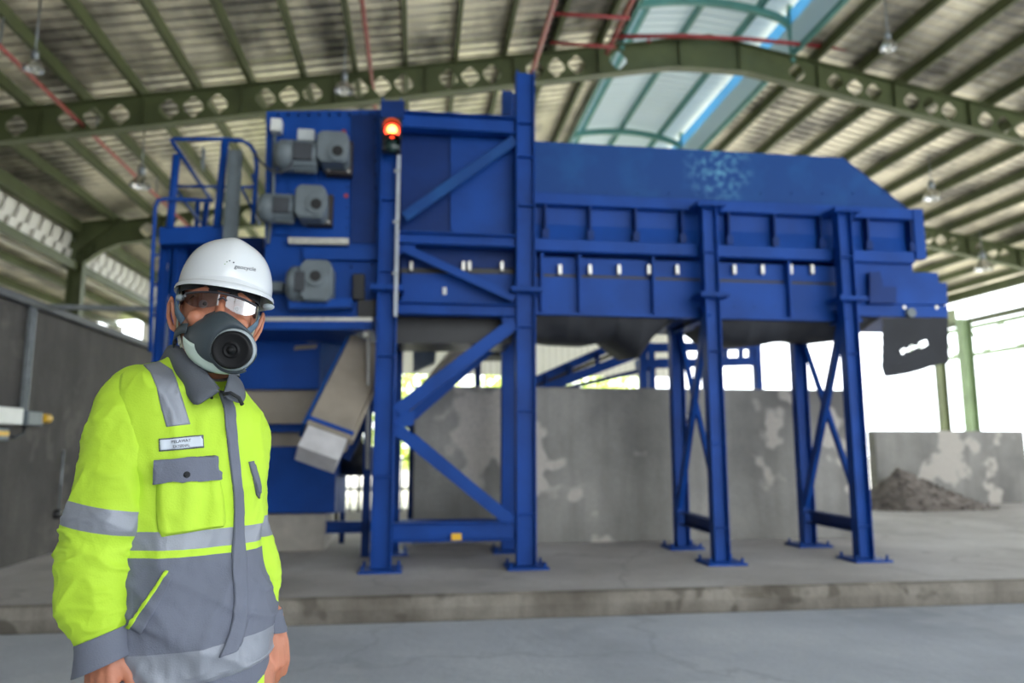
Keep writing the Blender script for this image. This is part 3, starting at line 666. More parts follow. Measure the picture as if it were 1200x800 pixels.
cf = thing('conveyor_stand', 'blue steel stand with level rails seen between the two trestles, above the concrete wall', 'steel frame', at(820, 455, 10.4))
for v in (405, 424): MB().bar(K(745,v+3,10.4), K(890,v-1,10.4), .1, .13).build('rail', BLUE, cf)
MB().bar(K(770,424,11.2), K(890,423,11.2), .1, .1).build('rail', BLUE, cf)
for u in (762, 826, 886): MB().bar(K(u,402,10.4), V((K(u,402,10.4).x, 10.4, SL)), .12, .1, (1,0,0)).build('leg', BLUE, cf)
for u in (850, 868, 880): MB().bar(K(u,424,10.4), K(u,392,10.4), .08, .06, (1,0,0)).build('upright', BLUE, cf)

tc_ = thing('transfer_conveyor', 'dusty tan inclined conveyor seen through the tower, behind its upper braces', 'conveyor', at(500, 450, 9.2))
p, q = at(470, 490, 9.2), at(556, 388, 9.5)
MB().bar(p, q, .3, .12).build('casing', TAN, tc_, .006); MB().bar(p + V((.12, .1, -.12)), q + V((.12, .1, -.12)), .32, .1).build('belt', BLACK, tc_)
MB().bar(at(548, 402, 9.6), at(602, 402, 9.6), .6, .42).build('hood', DGREY, tc_, .01); MB().bar(at(560, 402, 9.6), (at(560, 402, 9.6).x, 9.6, SL), .08, .08, (1, 0, 0)).build('leg', DBLUE, tc_); MB().bar(at(484, 470, 9.2), (at(484, 470, 9.2).x, 9.2, SL), .08, .08, (1, 0, 0)).build('leg', DBLUE, tc_)
MB().prism([at(484,404,9.0), at(512,404,9.0), at(510,424,9.0), at(484,436,9.0)], (0, .2, 0)).build('side_plate', GREY, tc_, .004)
gr = thing('guard_rail', 'dark guard rail at the rear edge of the slab, left of the concrete wall', 'railing', at(440, 596, 12.6))
xa, xb = at(380, 580, 12.6).x, at(500, 580, 12.6).x
for z in (.55, 1.05): MB().tube([(xa, 12.6, z), (xb, 12.6, z)], .02, 8).build('rail', DGREY, gr)
n = 13
for i in range(n): x = xa + (xb - xa) * i / (n - 1); MB().tube([(x, 12.6, SL), (x, 12.6, 1.05)], .014 if i % 4 else .025, 8).build('baluster', DGREY, gr)

# ---- spoil heap
m = MB(); c = V((8.5, 12.1, .175)); nr, ns = 26, 72; rows = []
for i in range(nr + 1):
    f = i / nr; r = []
    for k in range(ns + 1):
        a = 2*pi*(k % ns)/ns; ex = 1.75 if cos(a) > 0 else .9; R = V((cos(a)*ex, sin(a)*.7, 0)) * f
        h = .68 * (1 - f)**1.15 * (1 if cos(a) > 0 else 1)
        q = c + R; h += (noise.noise(q*3) * .07 + noise.noise(q*9) * .045) * min(1, (1-f)*4)
        r.append(q + V((0, 0, max(h, 0))))
    rows.append(r)
m.grid(rows, 0, True)
for i in range(260):
    a = random.uniform(0, 2*pi); f = random.random()**.7 * 1.03; ex = 1.75 if cos(a) > 0 else .9
    q = c + V((cos(a)*ex, sin(a)*.7, 0)) * f; h = .68*(1-min(f,1))**1.15
    m.ball(q + V((0, 0, h + .01)), random.uniform(.02, .05), 6, 0, (random.uniform(.7,1.3), random.uniform(.7,1.3), random.uniform(.5,.9)))
o = m.build('rubble_heap', mat('dark_rubble', srgb(112, 104, 98), .9, 0, .35, 9, .5, 30)); tag(o, 'low dark heap of rubble against the low wall on the right', 'rubble')

# ---- pipes under the roof
def pipe(lbl, p, y1, y0=-6, r=.035):
    p = V(p); m = MB().tube([(p.x, y0, p.z), (p.x, y1, p.z)], r, 8)
    o = m.build('fire_pipe', RED); tag(o, lbl, 'pipe', 'red fire pipes under the roof')
    h = MB()
    y = y0 + 1
    while y < y1: h.bar((p.x, y, p.z), (p.x, y, roof_z(p.x) + .15), .012, .03, (1, 0, 0)); y += 3
    h.build('hanger', GALV, o)
pipe('red pipe under the roof at the far left, passing the first hanging lamp', at(0, 55, 10), 21)
pipe('red pipe under the roof above the left signal post', at(424, 0, 10), 16)
pipe('red pipe under the roof above the tallest tower post', at(650, 0, 10), 16, r=.045)
pipe('red pipe running along the left edge of the ridge opening', at(741, 0, 10.5), 12.1, r=.045)
x1, x2 = at(650, 0, 10).x, at(741, 0, 10.5).x
for v, y in ((16, 10.4), (50, 11.7)):
    p = at(645, v, y); q = at(738 - (v-16)*.5, v + 5, y)
    tag(MB().tube([p, q], .03, 8).build('fire_pipe', RED), ('upper' if v == 16 else 'lower') + ' red cross pipe linking the two pipes left of the ridge opening', 'pipe', 'red fire pipes under the roof')
pts = [at(u, v, 12.2) for u, v in ((722, 43), (800, 42), (880, 46), (1000, 58), (1200, 80), (1260, 88))]
o = tag(MB().tube(pts, .04, 8).build('fire_pipe', RED), 'red pipe running along the top of the nearest rafter to the right', 'pipe', 'red fire pipes under the roof')
m = MB()
for u, v in ((760, 42), (965, 54), (1143, 73)): c = at(u, v, 12.2); m.lathe(c + V((0,0,-.14)), (0,0,1), [(0,.03),(.02,.05),(.05,.02),(.14,.02)], 10)
m.build('sprinkler_head', RED, o)

# ---- hanging lamps
GLASS = mat('lamp_reflector', srgb(225, 225, 222), .12, .9, .02, 5)
for u, v, Y, lbl in ((40, 76, 9.9, 'hanging bell lamp under the roof at the far left'), (403, 101, 11.4, 'hanging bell lamp in front of the rafter above the grey motors'), (165, 212, 14, 'hanging bell lamp beyond the rafter, above the access platform'),
                     (1041, 52, 10.4, 'hanging bell lamp above the right half of the nearest rafter'), (1092, 227, 15, 'small hanging bell lamp just right of the hopper top'), (1152, 310, 18.2, 'small hanging bell lamp beyond the far rafter on the right')):
    c = at(u, v, Y); t = thing('pendant_lamp', lbl, 'lamp', c, 'bell lamps hanging from the roof')
    k = Y / 11
    MB().lathe(c + V((0,0,-.09*k)), (0,0,1), [(0,.15*k),(.02,.15*k),(.09*k,.12*k),(.15*k,.06*k),(.2*k,.04*k),(.2*k,0)], 20).build('reflector', GLASS, t)
    MB().lathe(c + V((0,0,.1*k)), (0,0,1), [(0,0),(0,.05*k),(.12*k,.05*k),(.14*k,.02*k)], 14).build('lamp_holder', GALV, t)
    MB().ball(c + V((0,0,-.03*k)), .06*k, 10).build('bulb', WHITE, t)
    zc = (mz(c.x) if ML < c.x < MR else roof_z(c.x) + .2)
    MB().cyl(c + V((0,0,.2*k)), (c.x, c.y, zc), .012, 6).build('rod', GALV, t)

# ---- fittings on the left wall
X0 = -3.72
def wallbox(name, u0, v0, u1, v1, d, mt, lbl, cat, bev=.006):
    a, b = atx(u0, v0, X0 + d), atx(u1, v1, X0 + d); return tag(MB().box((X0, a.y, a.z), (X0 + d, b.y, b.z)).build(name, mt, None, bev), lbl, cat)
c = atx(30, 400, X0)
tr = thing('cable_channel', 'grey slotted cable channel running down the left wall to the white box', 'cable channel', (X0, c.y, 1.68))
MB().channel((X0 + .02, c.y, 1.5), (X0 + .02, c.y, 2.6), .07, .04, (1,0,0)).build('channel', GALV, tr)
m = MB(); [m.box((X0 + .012, c.y - .01, z), (X0 + .03, c.y + .01, z + .04)) for z in [1.55 + .1*i for i in range(10)]]; m.build('slots', DGREY, tr)
jb = wallbox('junction_box', -28, 473, 27, 498, .10, WHITE, 'white junction box on the left wall at the picture edge', 'box', .012)
b = MB(); a = atx(-5, 508, X0 + .08); b.box((X0 + .01, a.y - .25, a.z - .06), (X0 + .08, a.y + .22, a.z + .05)); b.build('cover', GREY, jb, .01)
b = MB(); a = atx(2, 508, X0 + .085); b.box((X0 + .08, a.y - .1, a.z - .02), (X0 + .085, a.y + .12, a.z + .025)); lab(b.build('sticker', YEL, jb), 'yellow warning sticker')
sw = thing('isolator_switch', 'grey isolator switch with a yellow and red knob on the left wall', 'switch', atx(45, 490, X0))
a, b = atx(34, 481, X0 + .1), atx(50, 499, X0 + .1); MB().box((X0, a.y, b.z), (X0 + .1, b.y, a.z)).build('body', GREY, sw, .01)
c = atx(51, 490, X0 + .06); k_ = MB().cyl(c + V((0, -.06, 0)), c + V((0, .1, 0)), .045, 14).build('knob', YEL, sw, .004); MB().cyl(c + V((0, .1, 0)), c + V((0, .13, 0)), .022, 12).build('knob_tip', RED, k_)
tag(MB().tube([(X0 + .03, atx(2,515,X0).y, atx(2,512,X0).z), (X0 + .05, atx(10,520,X0).y, 1.36), (X0 + .05, atx(20,515,X0).y, 1.4), (X0 + .03, atx(26,495,X0).y, 1.55)], .012, 8).build('cable', DGREY), 'dark cable looping below the white junction box', 'cable')
hk = thing('wall_rod', 'thin grey rod with a dark round foot hanging on the left wall', 'rod', atx(63, 605, X0))
a, b = atx(71, 527, X0), atx(65, 600, X0); MB().cyl((X0 + .03, a.y, a.z), (X0 + .03, b.y, b.z), .011, 8).build('rod', GALV, hk)
MB().lathe((X0, b.y, b.z - .02), (1, 0, 0), [(0, .05), (.05, .05), (.06, .03), (.06, 0)], 16).build('foot', BLACK, hk)
sf = thing('strut_frame', 'galvanised slotted strut bar bridging from the left wall to an upright beside the worker', 'strut', (at(195, 400, 7.9).x, 7.9, SL))
p = at(195, 362, 7.9); MB().channel((p.x, 7.9, SL), (p.x, 7.9, p.z + .03), .09, .05, (0, 1, 0), .006).build('upright', GALV, sf)
q = at(30, 361, 7.9); MB().channel((X0 - .1, 7.9, p.z), (p.x + .04, 7.9, p.z), .05, .045, (0, 1, 0), .006).build('bar', GALV, sf)
MB().bar((X0 - .05, 7.9, p.z), (X0 - .05, 7.9, 2.66), .05, .05, (0, 1, 0)).build('bracket', GALV, sf)
m = MB(); [m.box((p.x - .012, 7.893, z), (p.x + .012, 7.898, z + .05)) for z in [.4 + .14*i for i in range(15)]]; m.build('slots', BLACK, sf)

# ---- trees outside behind the hall
LEAF = mat('sunlit_leaves', srgb(196, 216, 96), .6, 0, .2, 3); BARK = mat('bark', srgb(96, 80, 62), .9, 0, .2, 8)
spots = [(-11, 34, 6), (-4, 31, 5.5), (0, 38, 7), (4.5, 32, 5.5), (9, 40, 7), (-8, 44, 7), (13.5, 47, 7)]
tl_ = ['leafy tree outside, glimpsed low between the outlet and the left tower post', 'leafy tree outside, glimpsed beside the left tower post above the guard rail', 'leafy tree outside, glimpsed inside the tower above the concrete wall', 'leafy tree outside, glimpsed below the inclined blue belt conveyor',
       'leafy tree outside, glimpsed under the conveyor stand', 'leafy tree outside, farthest to the left behind the plant', 'leafy tree outside, farthest to the right behind the plant']
for (x, y, h), lb in zip(spots, tl_):
    t = thing('leafy_tree', lb, 'tree', (x, y, -1.02), 'trees outside behind the hall')
    MB().tube([(x, y, -1.02), (x + .1, y, h*.25), (x, y, h*.55)], [.2, .15, .08], 8).build('trunk', BARK, t)
    m = MB()
    for i in range(900):
        d = V((random.gauss(0,1), random.gauss(0,1), random.gauss(0,1))).normalized() * random.uniform(.55, 1)
        c = V((x + d.x*2.6, y + d.y*2.2, h*.48 + d.z*h*.5)); s = random.uniform(.18, .34)
        a = V((random.gauss(0,1), random.gauss(0,1), random.gauss(0,1))).normalized(); b = a.orthogonal().normalized()
        m.add([c - a*s, c + b*s*.5, c + a*s, c - b*s*.5], [(0,1,2,3)])
    m.build('crown', LEAF, t, recalc=False)
# ================================================================ the worker
R = V((cos(YAW), -sin(YAW), 0)); F = V((sin(YAW), cos(YAW), 0)); T = -F; Z = V((0, 0, 1))   # right, away, towards camera, up
DEP = 1.60
def L(u, v, t=0.0):                   # point of the upright plane t metres nearer than the worker's middle
    d = ray(u, v); return CAMPOS + d * ((DEP - t) / d.dot(F))
def px(p):                            # where a point is seen
    d = p - CAMPOS; x, y, z = d.dot(R), d.dot(F), d.z
    y, z = y * cos(PITCH) + z * sin(PITCH), -y * sin(PITCH) + z * cos(PITCH)
    return 600 + FPX * x / y, 400 - FPX * z / y
base = L(228, 700, 0); base.z = 0
person = thing('person', 'person in a yellow and grey work suit, white hard hat, glasses and black respirator, standing', 'person', base)

HIVIS = mat('hi_vis_yellow', srgb(180, 218, 52), .75, 0, .05, 5, .12, 300, c2=srgb(186, 224, 62))
CGREY = mat('grey_cloth', srgb(104, 109, 124), .85, 0, .07, 8, .15, 350)
CDARK = mat('dark_grey_cloth', srgb(92, 97, 106), .85, 0, .07, 8, .15, 350)
REFL  = mat('reflective_grey', srgb(136, 141, 152), .45, .15, .06, 12, .1, 300)
SKIN  = mat('skin', srgb(172, 112, 84), .5, 0, .1, 14, .12, 90, c2=srgb(190, 124, 98), sub=.08)
HELM  = mat('white_helmet_shell', srgb(212, 216, 220), .16, 0, .015, 4, spec=.6)
FILT  = mat('filter_black', srgb(15, 16, 19), .5, 0, .1, 10, spec=.25)
SILI  = mat('grey_silicone', srgb(60, 70, 77), .5, 0, .1, 12)
SILL  = mat('pale_grey_plastic', srgb(150, 160, 165), .4, 0, .06, 12)
MINT  = mat('pale_exhale_cup', srgb(196, 214, 204), .45, 0, .05, 10)
STRAP = mat('blue_grey_strap', srgb(84, 106, 124), .8, 0, .12, 40)
PALES = mat('pale_strap', srgb(176, 176, 158), .8, 0, .15, 40)
DARKH = mat('dark_lining', srgb(34, 36, 40), .8, 0, .2, 20)
PATCH = mat('name_patch_white', srgb(205, 214, 226), .7, 0, .03, 10)
INK   = mat('dark_ink', srgb(40, 44, 58), .6, 0, .05, 10)

def cat(a, b, c, d, f): return a*(-.5*f+f*f-.5*f**3) + b*(1-2.5*f*f+1.5*f**3) + c*(.5*f+2*f*f-1.5*f**3) + d*(-.5*f*f+.5*f**3)
def interp(keys, n):                  # keys: tuples of floats / Vectors, smooth resample
    out = []; K = len(keys) - 1
    for i in range(n):
        s = i / (n - 1) * K; k = min(int(s), K - 1); f = s - k
        a, b, c, d = keys[max(k-1, 0)], keys[k], keys[k+1], keys[min(k+2, K)]
        out.append([cat(p, q, r, t, f) for p, q, r, t in zip(a, b, c, d)])
    return out
def fold(p, amp, sc, st=V((1,1,1))):  # cloth creases
    q = V((p.x*st.x, p.y*st.y, p.z*st.z)) * sc
    a = noise.noise(q); b = 1 - abs(noise.noise(q*1.9 + V((7,3,1))))*2
    return amp * (a*.7 + b*b*b*.45 - .15)
def loft(m, rings, seg, color=None, wr=None, cap=True, ex=2.0):
    # rings: [center, axis_a, axis_b, a, b]
    pts = []; N = len(rings)
    for i, (c, aa, ab, a, b) in enumerate(rings):
        row = []
        for k in range(seg):
            th = 2*pi*k/seg; cx, sx = cos(th), sin(th)
            x = (abs(cx)**(2/ex)) * (1 if cx >= 0 else -1); y = (abs(sx)**(2/ex)) * (1 if sx >= 0 else -1)
            o = aa*(x*a) + ab*(y*b); p = c + o
            if wr: p = p + o.normalized() * wr(p, i/(N-1), th)
            row.append(p)
        pts.append(row)
    b0 = len(m.v); m.v += [p for r in pts for p in r]
    for i in range(N - 1):
        for k in range(seg):
            f = [b0+i*seg+k, b0+i*seg+(k+1) % seg, b0+(i+1)*seg+(k+1) % seg, b0+(i+1)*seg+k]
            cc = (m.v[f[0]] + m.v[f[1]] + m.v[f[2]] + m.v[f[3]]) / 4
            m.f.append(f); m.m.append(color(cc, (rings[i][0] + rings[i+1][0])/2) if color else 0); m.sm.append(True)
    if cap:
        m.f.append([b0+k for k in reversed(range(seg))]); m.m.append(m.m[-1] if color else 0); m.sm.append(True)
        m.f.append([b0+(N-1)*seg+k for k in range(seg)]); m.m.append(m.m[-1] if color else 0); m.sm.append(True)
    return pts

# ---------------- torso of the jacket
BY = radians(34)                      # chest turned to the right of the picture
BA = (R*cos(BY) - T*sin(BY)).normalized(); BB = (T*cos(BY) + R*sin(BY)).normalized()
def tring(v, uc, a, b, tilt=0, t=0):
    return [L(uc, v, 0), a, b, tilt, t]
tk = [tring(428, 238, .066, .064, .12, .62), tring(438, 236, .086, .076, .2, .40), tring(448, 232, .116, .090, .27, .22), tring(458, 228, .142, .102, .28, .1), tring(472, 225, .156, .110, .24), tring(492, 223, .163, .117, .15),
      tring(520, 222, .163, .122, .06), tring(560, 221, .160, .124, .02), tring(610, 219, .154, .124), tring(650, 221, .155, .126), tring(690, 224, .163, .130), tring(730, 227, .166, .132, -.04),
      tring(762, 228, .163, .130, -.09), tring(776, 228, .157, .126, -.10), tring(781, 228, .150, .12, -.10)]
rings = []
for c, a, b, ti, fo in interp(tk, 200):
    rings.append([c, (BA*cos(ti) - Z*sin(ti)).normalized(), (BB*cos(fo) - Z*sin(fo)).normalized(), a, b])
zb1, zb2, zb3 = L(268, 621, .13).z, L(268, 645, .13).z, L(268, 652, .13).z
zh = L(240, 762, .13).z
def tcol(c0, c):
    if c.z > zb1: return 0
    if c.z > zb2: return 2
    if c.z > zb3: return 0
    if c.z > zh: return 1
    return 2
def twr(p, f, th):
    e = max(0, min(1, f*6 - .4)); g = fold(p, .015, 5, V((1.2,1.2,.7))) + fold(p, .005, 14, V((1.3,1.3,.6)))
    lo = max(0, min(1, (zb3 - p.z) / .12)); q = V((p.x, p.y, p.z + .8*(p - base).dot(R))); g += lo * fold(q, .019, 7, V((.4,.4,1)))
    if f > .93: g *= .6
    return g * e
jm = MB(); loft(jm, rings, 160, tcol, twr, True, 2.25)
# sleeves
def sleeve(m, keys, n, seg, col, wr, ratio=.92):
    rr = []
    ks = []
    for v, u0, u1, t, ti in keys:
        c = L((u0+u1)/2, v, t); r = (L(u1, v, t) - L(u0, v, t)).length / 2; ks.append([c, r, radians(ti)])
    for c, r, ti in interp(ks, n): rr.append([c, R*cos(ti) - Z*sin(ti), T, r, r*ratio])
    return loft(m, rr, seg, col, wr, True, 2.1)
rsk = [(429,172,188,.005,12),(432,160,192,.015,15),(440,146,195,.03,18),(455,129,197,.05,18),(478,114,195,.065,14),(505,104,190,.075,10),(540,96,185,.09,8),(580,88,178,.10,9),(606,82,174,.105,10),(634,75,164,.108,6),(655,72,158,.112,0),(690,71,154,.12,-8),(720,77,152,.128,-18),(738,89,153,.13,-22),(746,93,152,.13,-23)]
def zs(u, v, t): return L(u, v, t).z
def rcol(c0, c):
    return 2 if 590 < px(c)[1] < 619 else 0
def rwr(p, f, th):
    v = px(p)[1]; e = min(1, f*6)
    bend = exp(-((v - 655)/40)**2); g = fold(p, .014, 6, V((1.3,1.3,.45))) + bend*fold(p, .017, 9, V((.6,.6,1.6))) + fold(p, .004, 18)
    low = max(0, (v - 690)/50); g += min(low, 1)*fold(p, .011, 12, V((.5,.5,1.5)))
    return g * e
loft_r = sleeve(jm, rsk, 220, 110, rcol, rwr)
lsk = [(476,268,288,-.05,34),(482,264,296,-.06,32),(494,262,302,-.08,26),(514,260,308,-.09,16),(550,260,311,-.11,6),(590,260,312,-.115,0),(618,262,314,-.11,0),(642,268,322,-.10,0),(662,274,327,-.095,0),(690,284,328,-.09,0),(706,292,327,-.09,4),(714,297,328,-.09,4)]
def lcol(c0, c):
    return 2 if 603 < px(c)[1] < 627 else 0
def lwr(p, f, th):
    v = px(p)[1]; return min(1, f*6) * (fold(p, .005, 9) + exp(-((v-665)/35)**2)*fold(p, .010, 12, V((.6,.6,1.6))) + fold(p, .003, 20))
sleeve(jm, lsk, 110, 72, lcol, lwr)
jacket = jm.build('jacket', [HIVIS, CGREY, REFL], person)
lab(jacket, 'high visibility yellow jacket with grey lower half and grey bands')
bvh = BVHTree.FromPolygons([tuple(p) for p in jm.v], jm.f)
def hit(u, v, tree=None):
    d = ray(u, v).normalized(); h = (tree or bvh).ray_cast(CAMPOS, d)
    if h[0] is None: h = (tree or bvh).find_nearest(L(u, v, .08))
    n = h[1] if h[1].dot(d) < 0 else -h[1]
    return h[0], n
def patch(name, rows, mt, parent, off=.0025, thick=.004, nu=14, nv=30, tree=None, puff=None, label=None):
    # rows: list of (left pixel, right pixel) from top to bottom; laid onto the cloth below
    P, NN = [], []
    last = None
    for j in range(nv):
        s = j / (nv-1) * (len(rows)-1); k = min(int(s), len(rows)-2); f = s - k
        a = [rows[k][0][i]*(1-f) + rows[k+1][0][i]*f for i in (0,1)]; b = [rows[k][1][i]*(1-f) + rows[k+1][1][i]*f for i in (0,1)]
        pr, nr_ = [], []
        for i in range(nu):
            g = i / (nu-1); u, v = a[0]*(1-g) + b[0]*g, a[1]*(1-g) + b[1]*g
            h = hit(u, v, tree)
            if h is None: h = last
            last = h
            q, n = h; ex = puff(g, j/(nv-1)) if puff else 0
            pr.append(q + n*(off + ex)); nr_.append(n)
        P.append(pr); NN.append(nr_)
    # smooth normals a little so the piece lies flat
    m = MB(); m.grid(P, 0, True, thick + off, NN)
    o = m.build(name, mt, parent)
    if label: lab(o, label)
    return o, BVHTree.FromPolygons([tuple(p) for p in m.v], m.f)
# cuffs
cm = MB(); ck = [(742,90,154,.13,-22),(756,90,154,.132,-22),(772,88,155,.134,-23),(779,87,156,.134,-23),(776,92,151,.134,-22),(760,96,148,.132,-22)]
sleeve(cm, ck, 24, 64, None, lambda p, f, th: fold(p, .002, 14)); lab(cm.build('cuff', CGREY, jacket), 'grey cuff')
cm = MB(); ck = [(712,295,330,-.088,4),(722,297,332,-.087,4),(736,300,336,-.085,4),(738,301,336,-.085,4),(736,304,333,-.085,4),(725,304,330,-.085,4)]
sleeve(cm, ck, 20, 48, None, lambda p, f, th: fold(p, .0015, 16)); lab(cm.build('cuff', CGREY, jacket), 'grey cuff')
# shoulder band, front placket, pockets, name patch
patch('shoulder_band', [((168,428),(187,424)),((176,436),(202,434)),((184,455),(209,452)),((189,478),(216,474)),((195,500),(223,497))], REFL, jacket, .002, .003, 12, 40)
pl, plb = patch('front_placket', [((256,460),(266,463)),((262,478),(273,478)),((264,500),(275,500)),((266,520),(277,520)),((269,545),(280,545)),((273,575),(283,573)),((274,600),(284,598)),((273,625),(284,625)),((271,645),(286,645)),((272,670),(287,668)),((274,700),(289,698)),((272,725),(288,722)),((268,742),(285,737)),((262,758),(281,752)),((256,770),(276,764))], CGREY, jacket, .007, .004, 10, 70)
def pf(a): return lambda g, h: a * min(1, 8*g, 8*(1-g)) * (.6 + .4*sin(pi*h)) * min(1, 10*(1-h))
po, pob = patch('chest_pocket', [((184,562),(256,557)),((184,580),(260,575)),((184,600),(263,595)),((186,622),(264,612)),((190,629),(262,617))], HIVIS, jacket, .003, .004, 30, 30, None, lambda g, h: .011*min(1, 9*g, 9*(1-g)) * min(1, 9*(1-h)) + .002*sin(g*14+h*3))
fl, flb = patch('pocket_flap', [((182,540),(252,533)),((182,552),(255,546)),((182,565),(257,561)),((184,566),(256,562))], CGREY, jacket, .021, .008, 24, 16)
h = hit(219, 556, flb); MB().lathe(h[0], h[1], [(0, .0065), (.002, .006), (.003, .003), (.003, 0)], 16).build('snap_button', DARKH, fl)
patch('pocket_flap', [((291,541),(296,540)),((294,553),(300,552)),((299,568),(304,568)),((301,577),(304,577))], CGREY, jacket, .006, .005, 6, 14)
patch('pocket_flap', [((296,560),(302,560)),((299,575),(304,577)),((300,580),(303,584))], CDARK, jacket, .004, .003, 5, 10)
np_, npb = patch('name_patch', [((186.3,514),(237.6,509.4)),((186.9,529),(239,524.5))], CDARK, jacket, .003, .003, 24, 8)
nw, nwb = patch('name_panel', [((188,515.6),(236.4,511)),((188.6,527.4),(237.4,523))], PATCH, jacket, .0045, .003, 24, 8)
def text_on(name, s, p0, pu, pv, tree, mt, parent, lift=.0016, thick=.0006, fill=1.0):
    # lettering laid on a surface: p0 = lower left pixel, pu = lower right pixel, pv = upper left pixel of its box
    cu = bpy.data.curves.new('t', 'FONT'); cu.body = s; cu.resolution_u = 3; cu.offset = .006
    ob = bpy.data.objects.new('t', cu); COL.objects.link(ob); dg = bpy.context.evaluated_depsgraph_get(); dg.update()
    me = bpy.data.meshes.new_from_object(ob.evaluated_get(dg)); bpy.data.objects.remove(ob)
    xs = [q.co.x for q in me.vertices]; ys = [q.co.y for q in me.vertices]; x0, x1, y0, y1 = min(xs), max(xs), min(ys), max(ys)
    m = MB(); vs = []; N = len(me.vertices)
    nn = []
    for q in me.vertices:
        a, b = (q.co.x - x0)/(x1-x0), (q.co.y - y0)/(y1-y0)
        h = hit(p0[0] + (pu[0]-p0[0])*a + (pv[0]-p0[0])*b, p0[1] + (pu[1]-p0[1])*a + (pv[1]-p0[1])*b, tree); vs.append(h[0] + h[1]*lift); nn.append(h[1])
    fs = [list(p.vertices) for p in me.polygons]
    m.add(vs, fs); bpy.data.meshes.remove(me)
    o = m.build(name, mt, parent, recalc=False); return o
text_on('name_lettering', 'PELAWAT', (201.5, 519.4), (223.8, 517.3), (201.2, 516.0), nwb, INK, jacket)
text_on('name_lettering', 'EXTERNAL', (203.5, 524.6), (222.5, 522.8), (203.2, 521.6), nwb, INK, jacket)
# slanted hand pocket with yellow piping
patch('hand_pocket_welt', [((196,668),(203,673)),((183,690),(193,695)),((168,712),(180,718)),((153,734),(166,742))], CGREY, jacket, .005, .004, 8, 24)
patch('pocket_piping', [((194,668),(197,669)),((181,689),(184,691)),((166,711),(169,713)),((150,734),(153,736))], HIVIS, jacket, .007, .003, 4, 30)
# collar
def flap(name, top, low, parent, mt):
    n = 24; a = interp([list(L(*p)) for p in top], n); b = interp([list(L(*p)) for p in low], n); rows = []
    for j in range(10):
        f = j / 9; rows.append([V(p)*(1-f) + V(q)*f + T*(.012*sin(pi*f)) for p, q in zip(a, b)])
    m = MB(); m.grid(rows, 0, True, .005, T); return m.build(name, mt, parent)
lab(flap('collar', [(192,416,-.07),(196,406,-.03),(206,404,.02),(222,414,.07),(238,432,.10),(249,445,.115),(257,455,.122)], [(188,428,-.08),(194,432,-.01),(205,444,.06),(217,460,.105),(228,474,.135),(243,467,.137),(257,458,.128)], jacket, CDARK), 'dark grey folded collar')
lab(flap('collar', [(263,456,.12),(268,438,.09),(267,426,.04),(260,416,-.03),(250,412,-.08)], [(268,468,.125),(282,472,.10),(287,462,.05),(282,446,-.02),(268,432,-.08)], jacket, CDARK), 'dark grey folded collar')
m = MB(); nk = interp([[L(240,414,-.02), .062, .060], [L(240,426,-.015), .068, .066], [L(240,440,-.01), .074, .074]], 12)
loft(m, [[c, BA, BB, a, b] for c, a, b in nk], 48, None, None, False); m.build('collar_stand', CDARK, jacket)
h = hit(248, 466); MB().ball(h[0], .0035, 8).build('snap_button', DARKH, jacket)
m = MB(); m.tube([L(262,462,.13), L(270,460,.135), L(280,466,.12), L(284,474,.11)], .004, 6); m.build('collar_cord', DARKH, jacket)

# ---------------- trousers and boots
hipc = L(231, 770, 0); gz = hipc.z
tm = MB()
hk_ = [[hipc + Z*.04, .145, .112], [hipc - Z*.04, .150, .116], [hipc - Z*.12, .160, .124], [hipc - Z*.16, .160, .118]]
zl = L(300, 788, -.06).z
def pcol(c, c1):
    u, v = px(c); return 1 if c.z < zl - (300 - u)*.0011 and c.z > .52 else 0
loft(tm, [[c, BA, BB, a, b] for c, a, b in interp(hk_, 160)], 200, pcol, lambda p, f, th: fold(p, .004, 10))
feet = []
for s in (-1, 1):
    top = hipc + BA*(s*.082) - Z*.10; kn = V((base.x, base.y, .48)) + BA*(s*.10) + BB*.02; an = V((base.x, base.y, .085)) + BA*(s*.115) - BB*.01
    ks = [[top, .092, .110], [top*.6 + kn*.4, .088, .098], [kn, .072, .076], [kn*.45 + an*.55, .068, .074], [an, .066, .072]]
    loft(tm, [[c, BA, BB, a, b] for c, a, b in interp(ks, 60)], 56, pcol, lambda p, f, th: fold(p, .006, 9)); feet.append(an)
tr_o = tm.build('trousers', [CGREY, HIVIS], person); lab(tr_o, 'grey and yellow work trousers')
patch_b = BVHTree.FromPolygons([tuple(p) for p in tm.v], tm.f)
for s, an in zip((-1, 1), feet):
    m = MB(); bk = [[an - Z*.05 - BB*.07 + BB*0, .030, .02], [an - Z*.045 - BB*.05, .042, .04], [an - Z*.035, .046, .055], [an - Z*.045 + BB*.07, .046, .042], [an - Z*.055 + BB*.13, .044, .032], [an - Z*.06 + BB*.175, .03, .022], [an - Z*.065 + BB*.19, .01, .012]]
    loft(m, [[c, BA, Z, a, b] for c, a, b in interp(bk, 30)], 32)
    loft(m, [[c, BA, BB, a, b] for c, a, b in [[an - Z*.05, .044, .055], [an, .046, .052], [an + Z*.1, .05, .055]]], 32)
    b_ = m.build('boot', BLACK, person); lo = min(p.z for p in m.v); sl = MB()
    loft(sl, [[V((c.x, c.y, 0)) + BB*(k), BA, Z, a, .004] for c, k, a in []], 8) if False else None
    pts = [an + BB*q + BA*r for q, r in ((-.085,-.03),(-.085,.03),(0,.045),(.1,.05),(.17,.035),(.19,0),(.17,-.035),(.1,-.05),(0,-.045))]
    sl.prism([V((q.x, q.y, .002)) for q in pts], (0, 0, .022)); sl.build('sole', RUBBER, b_)

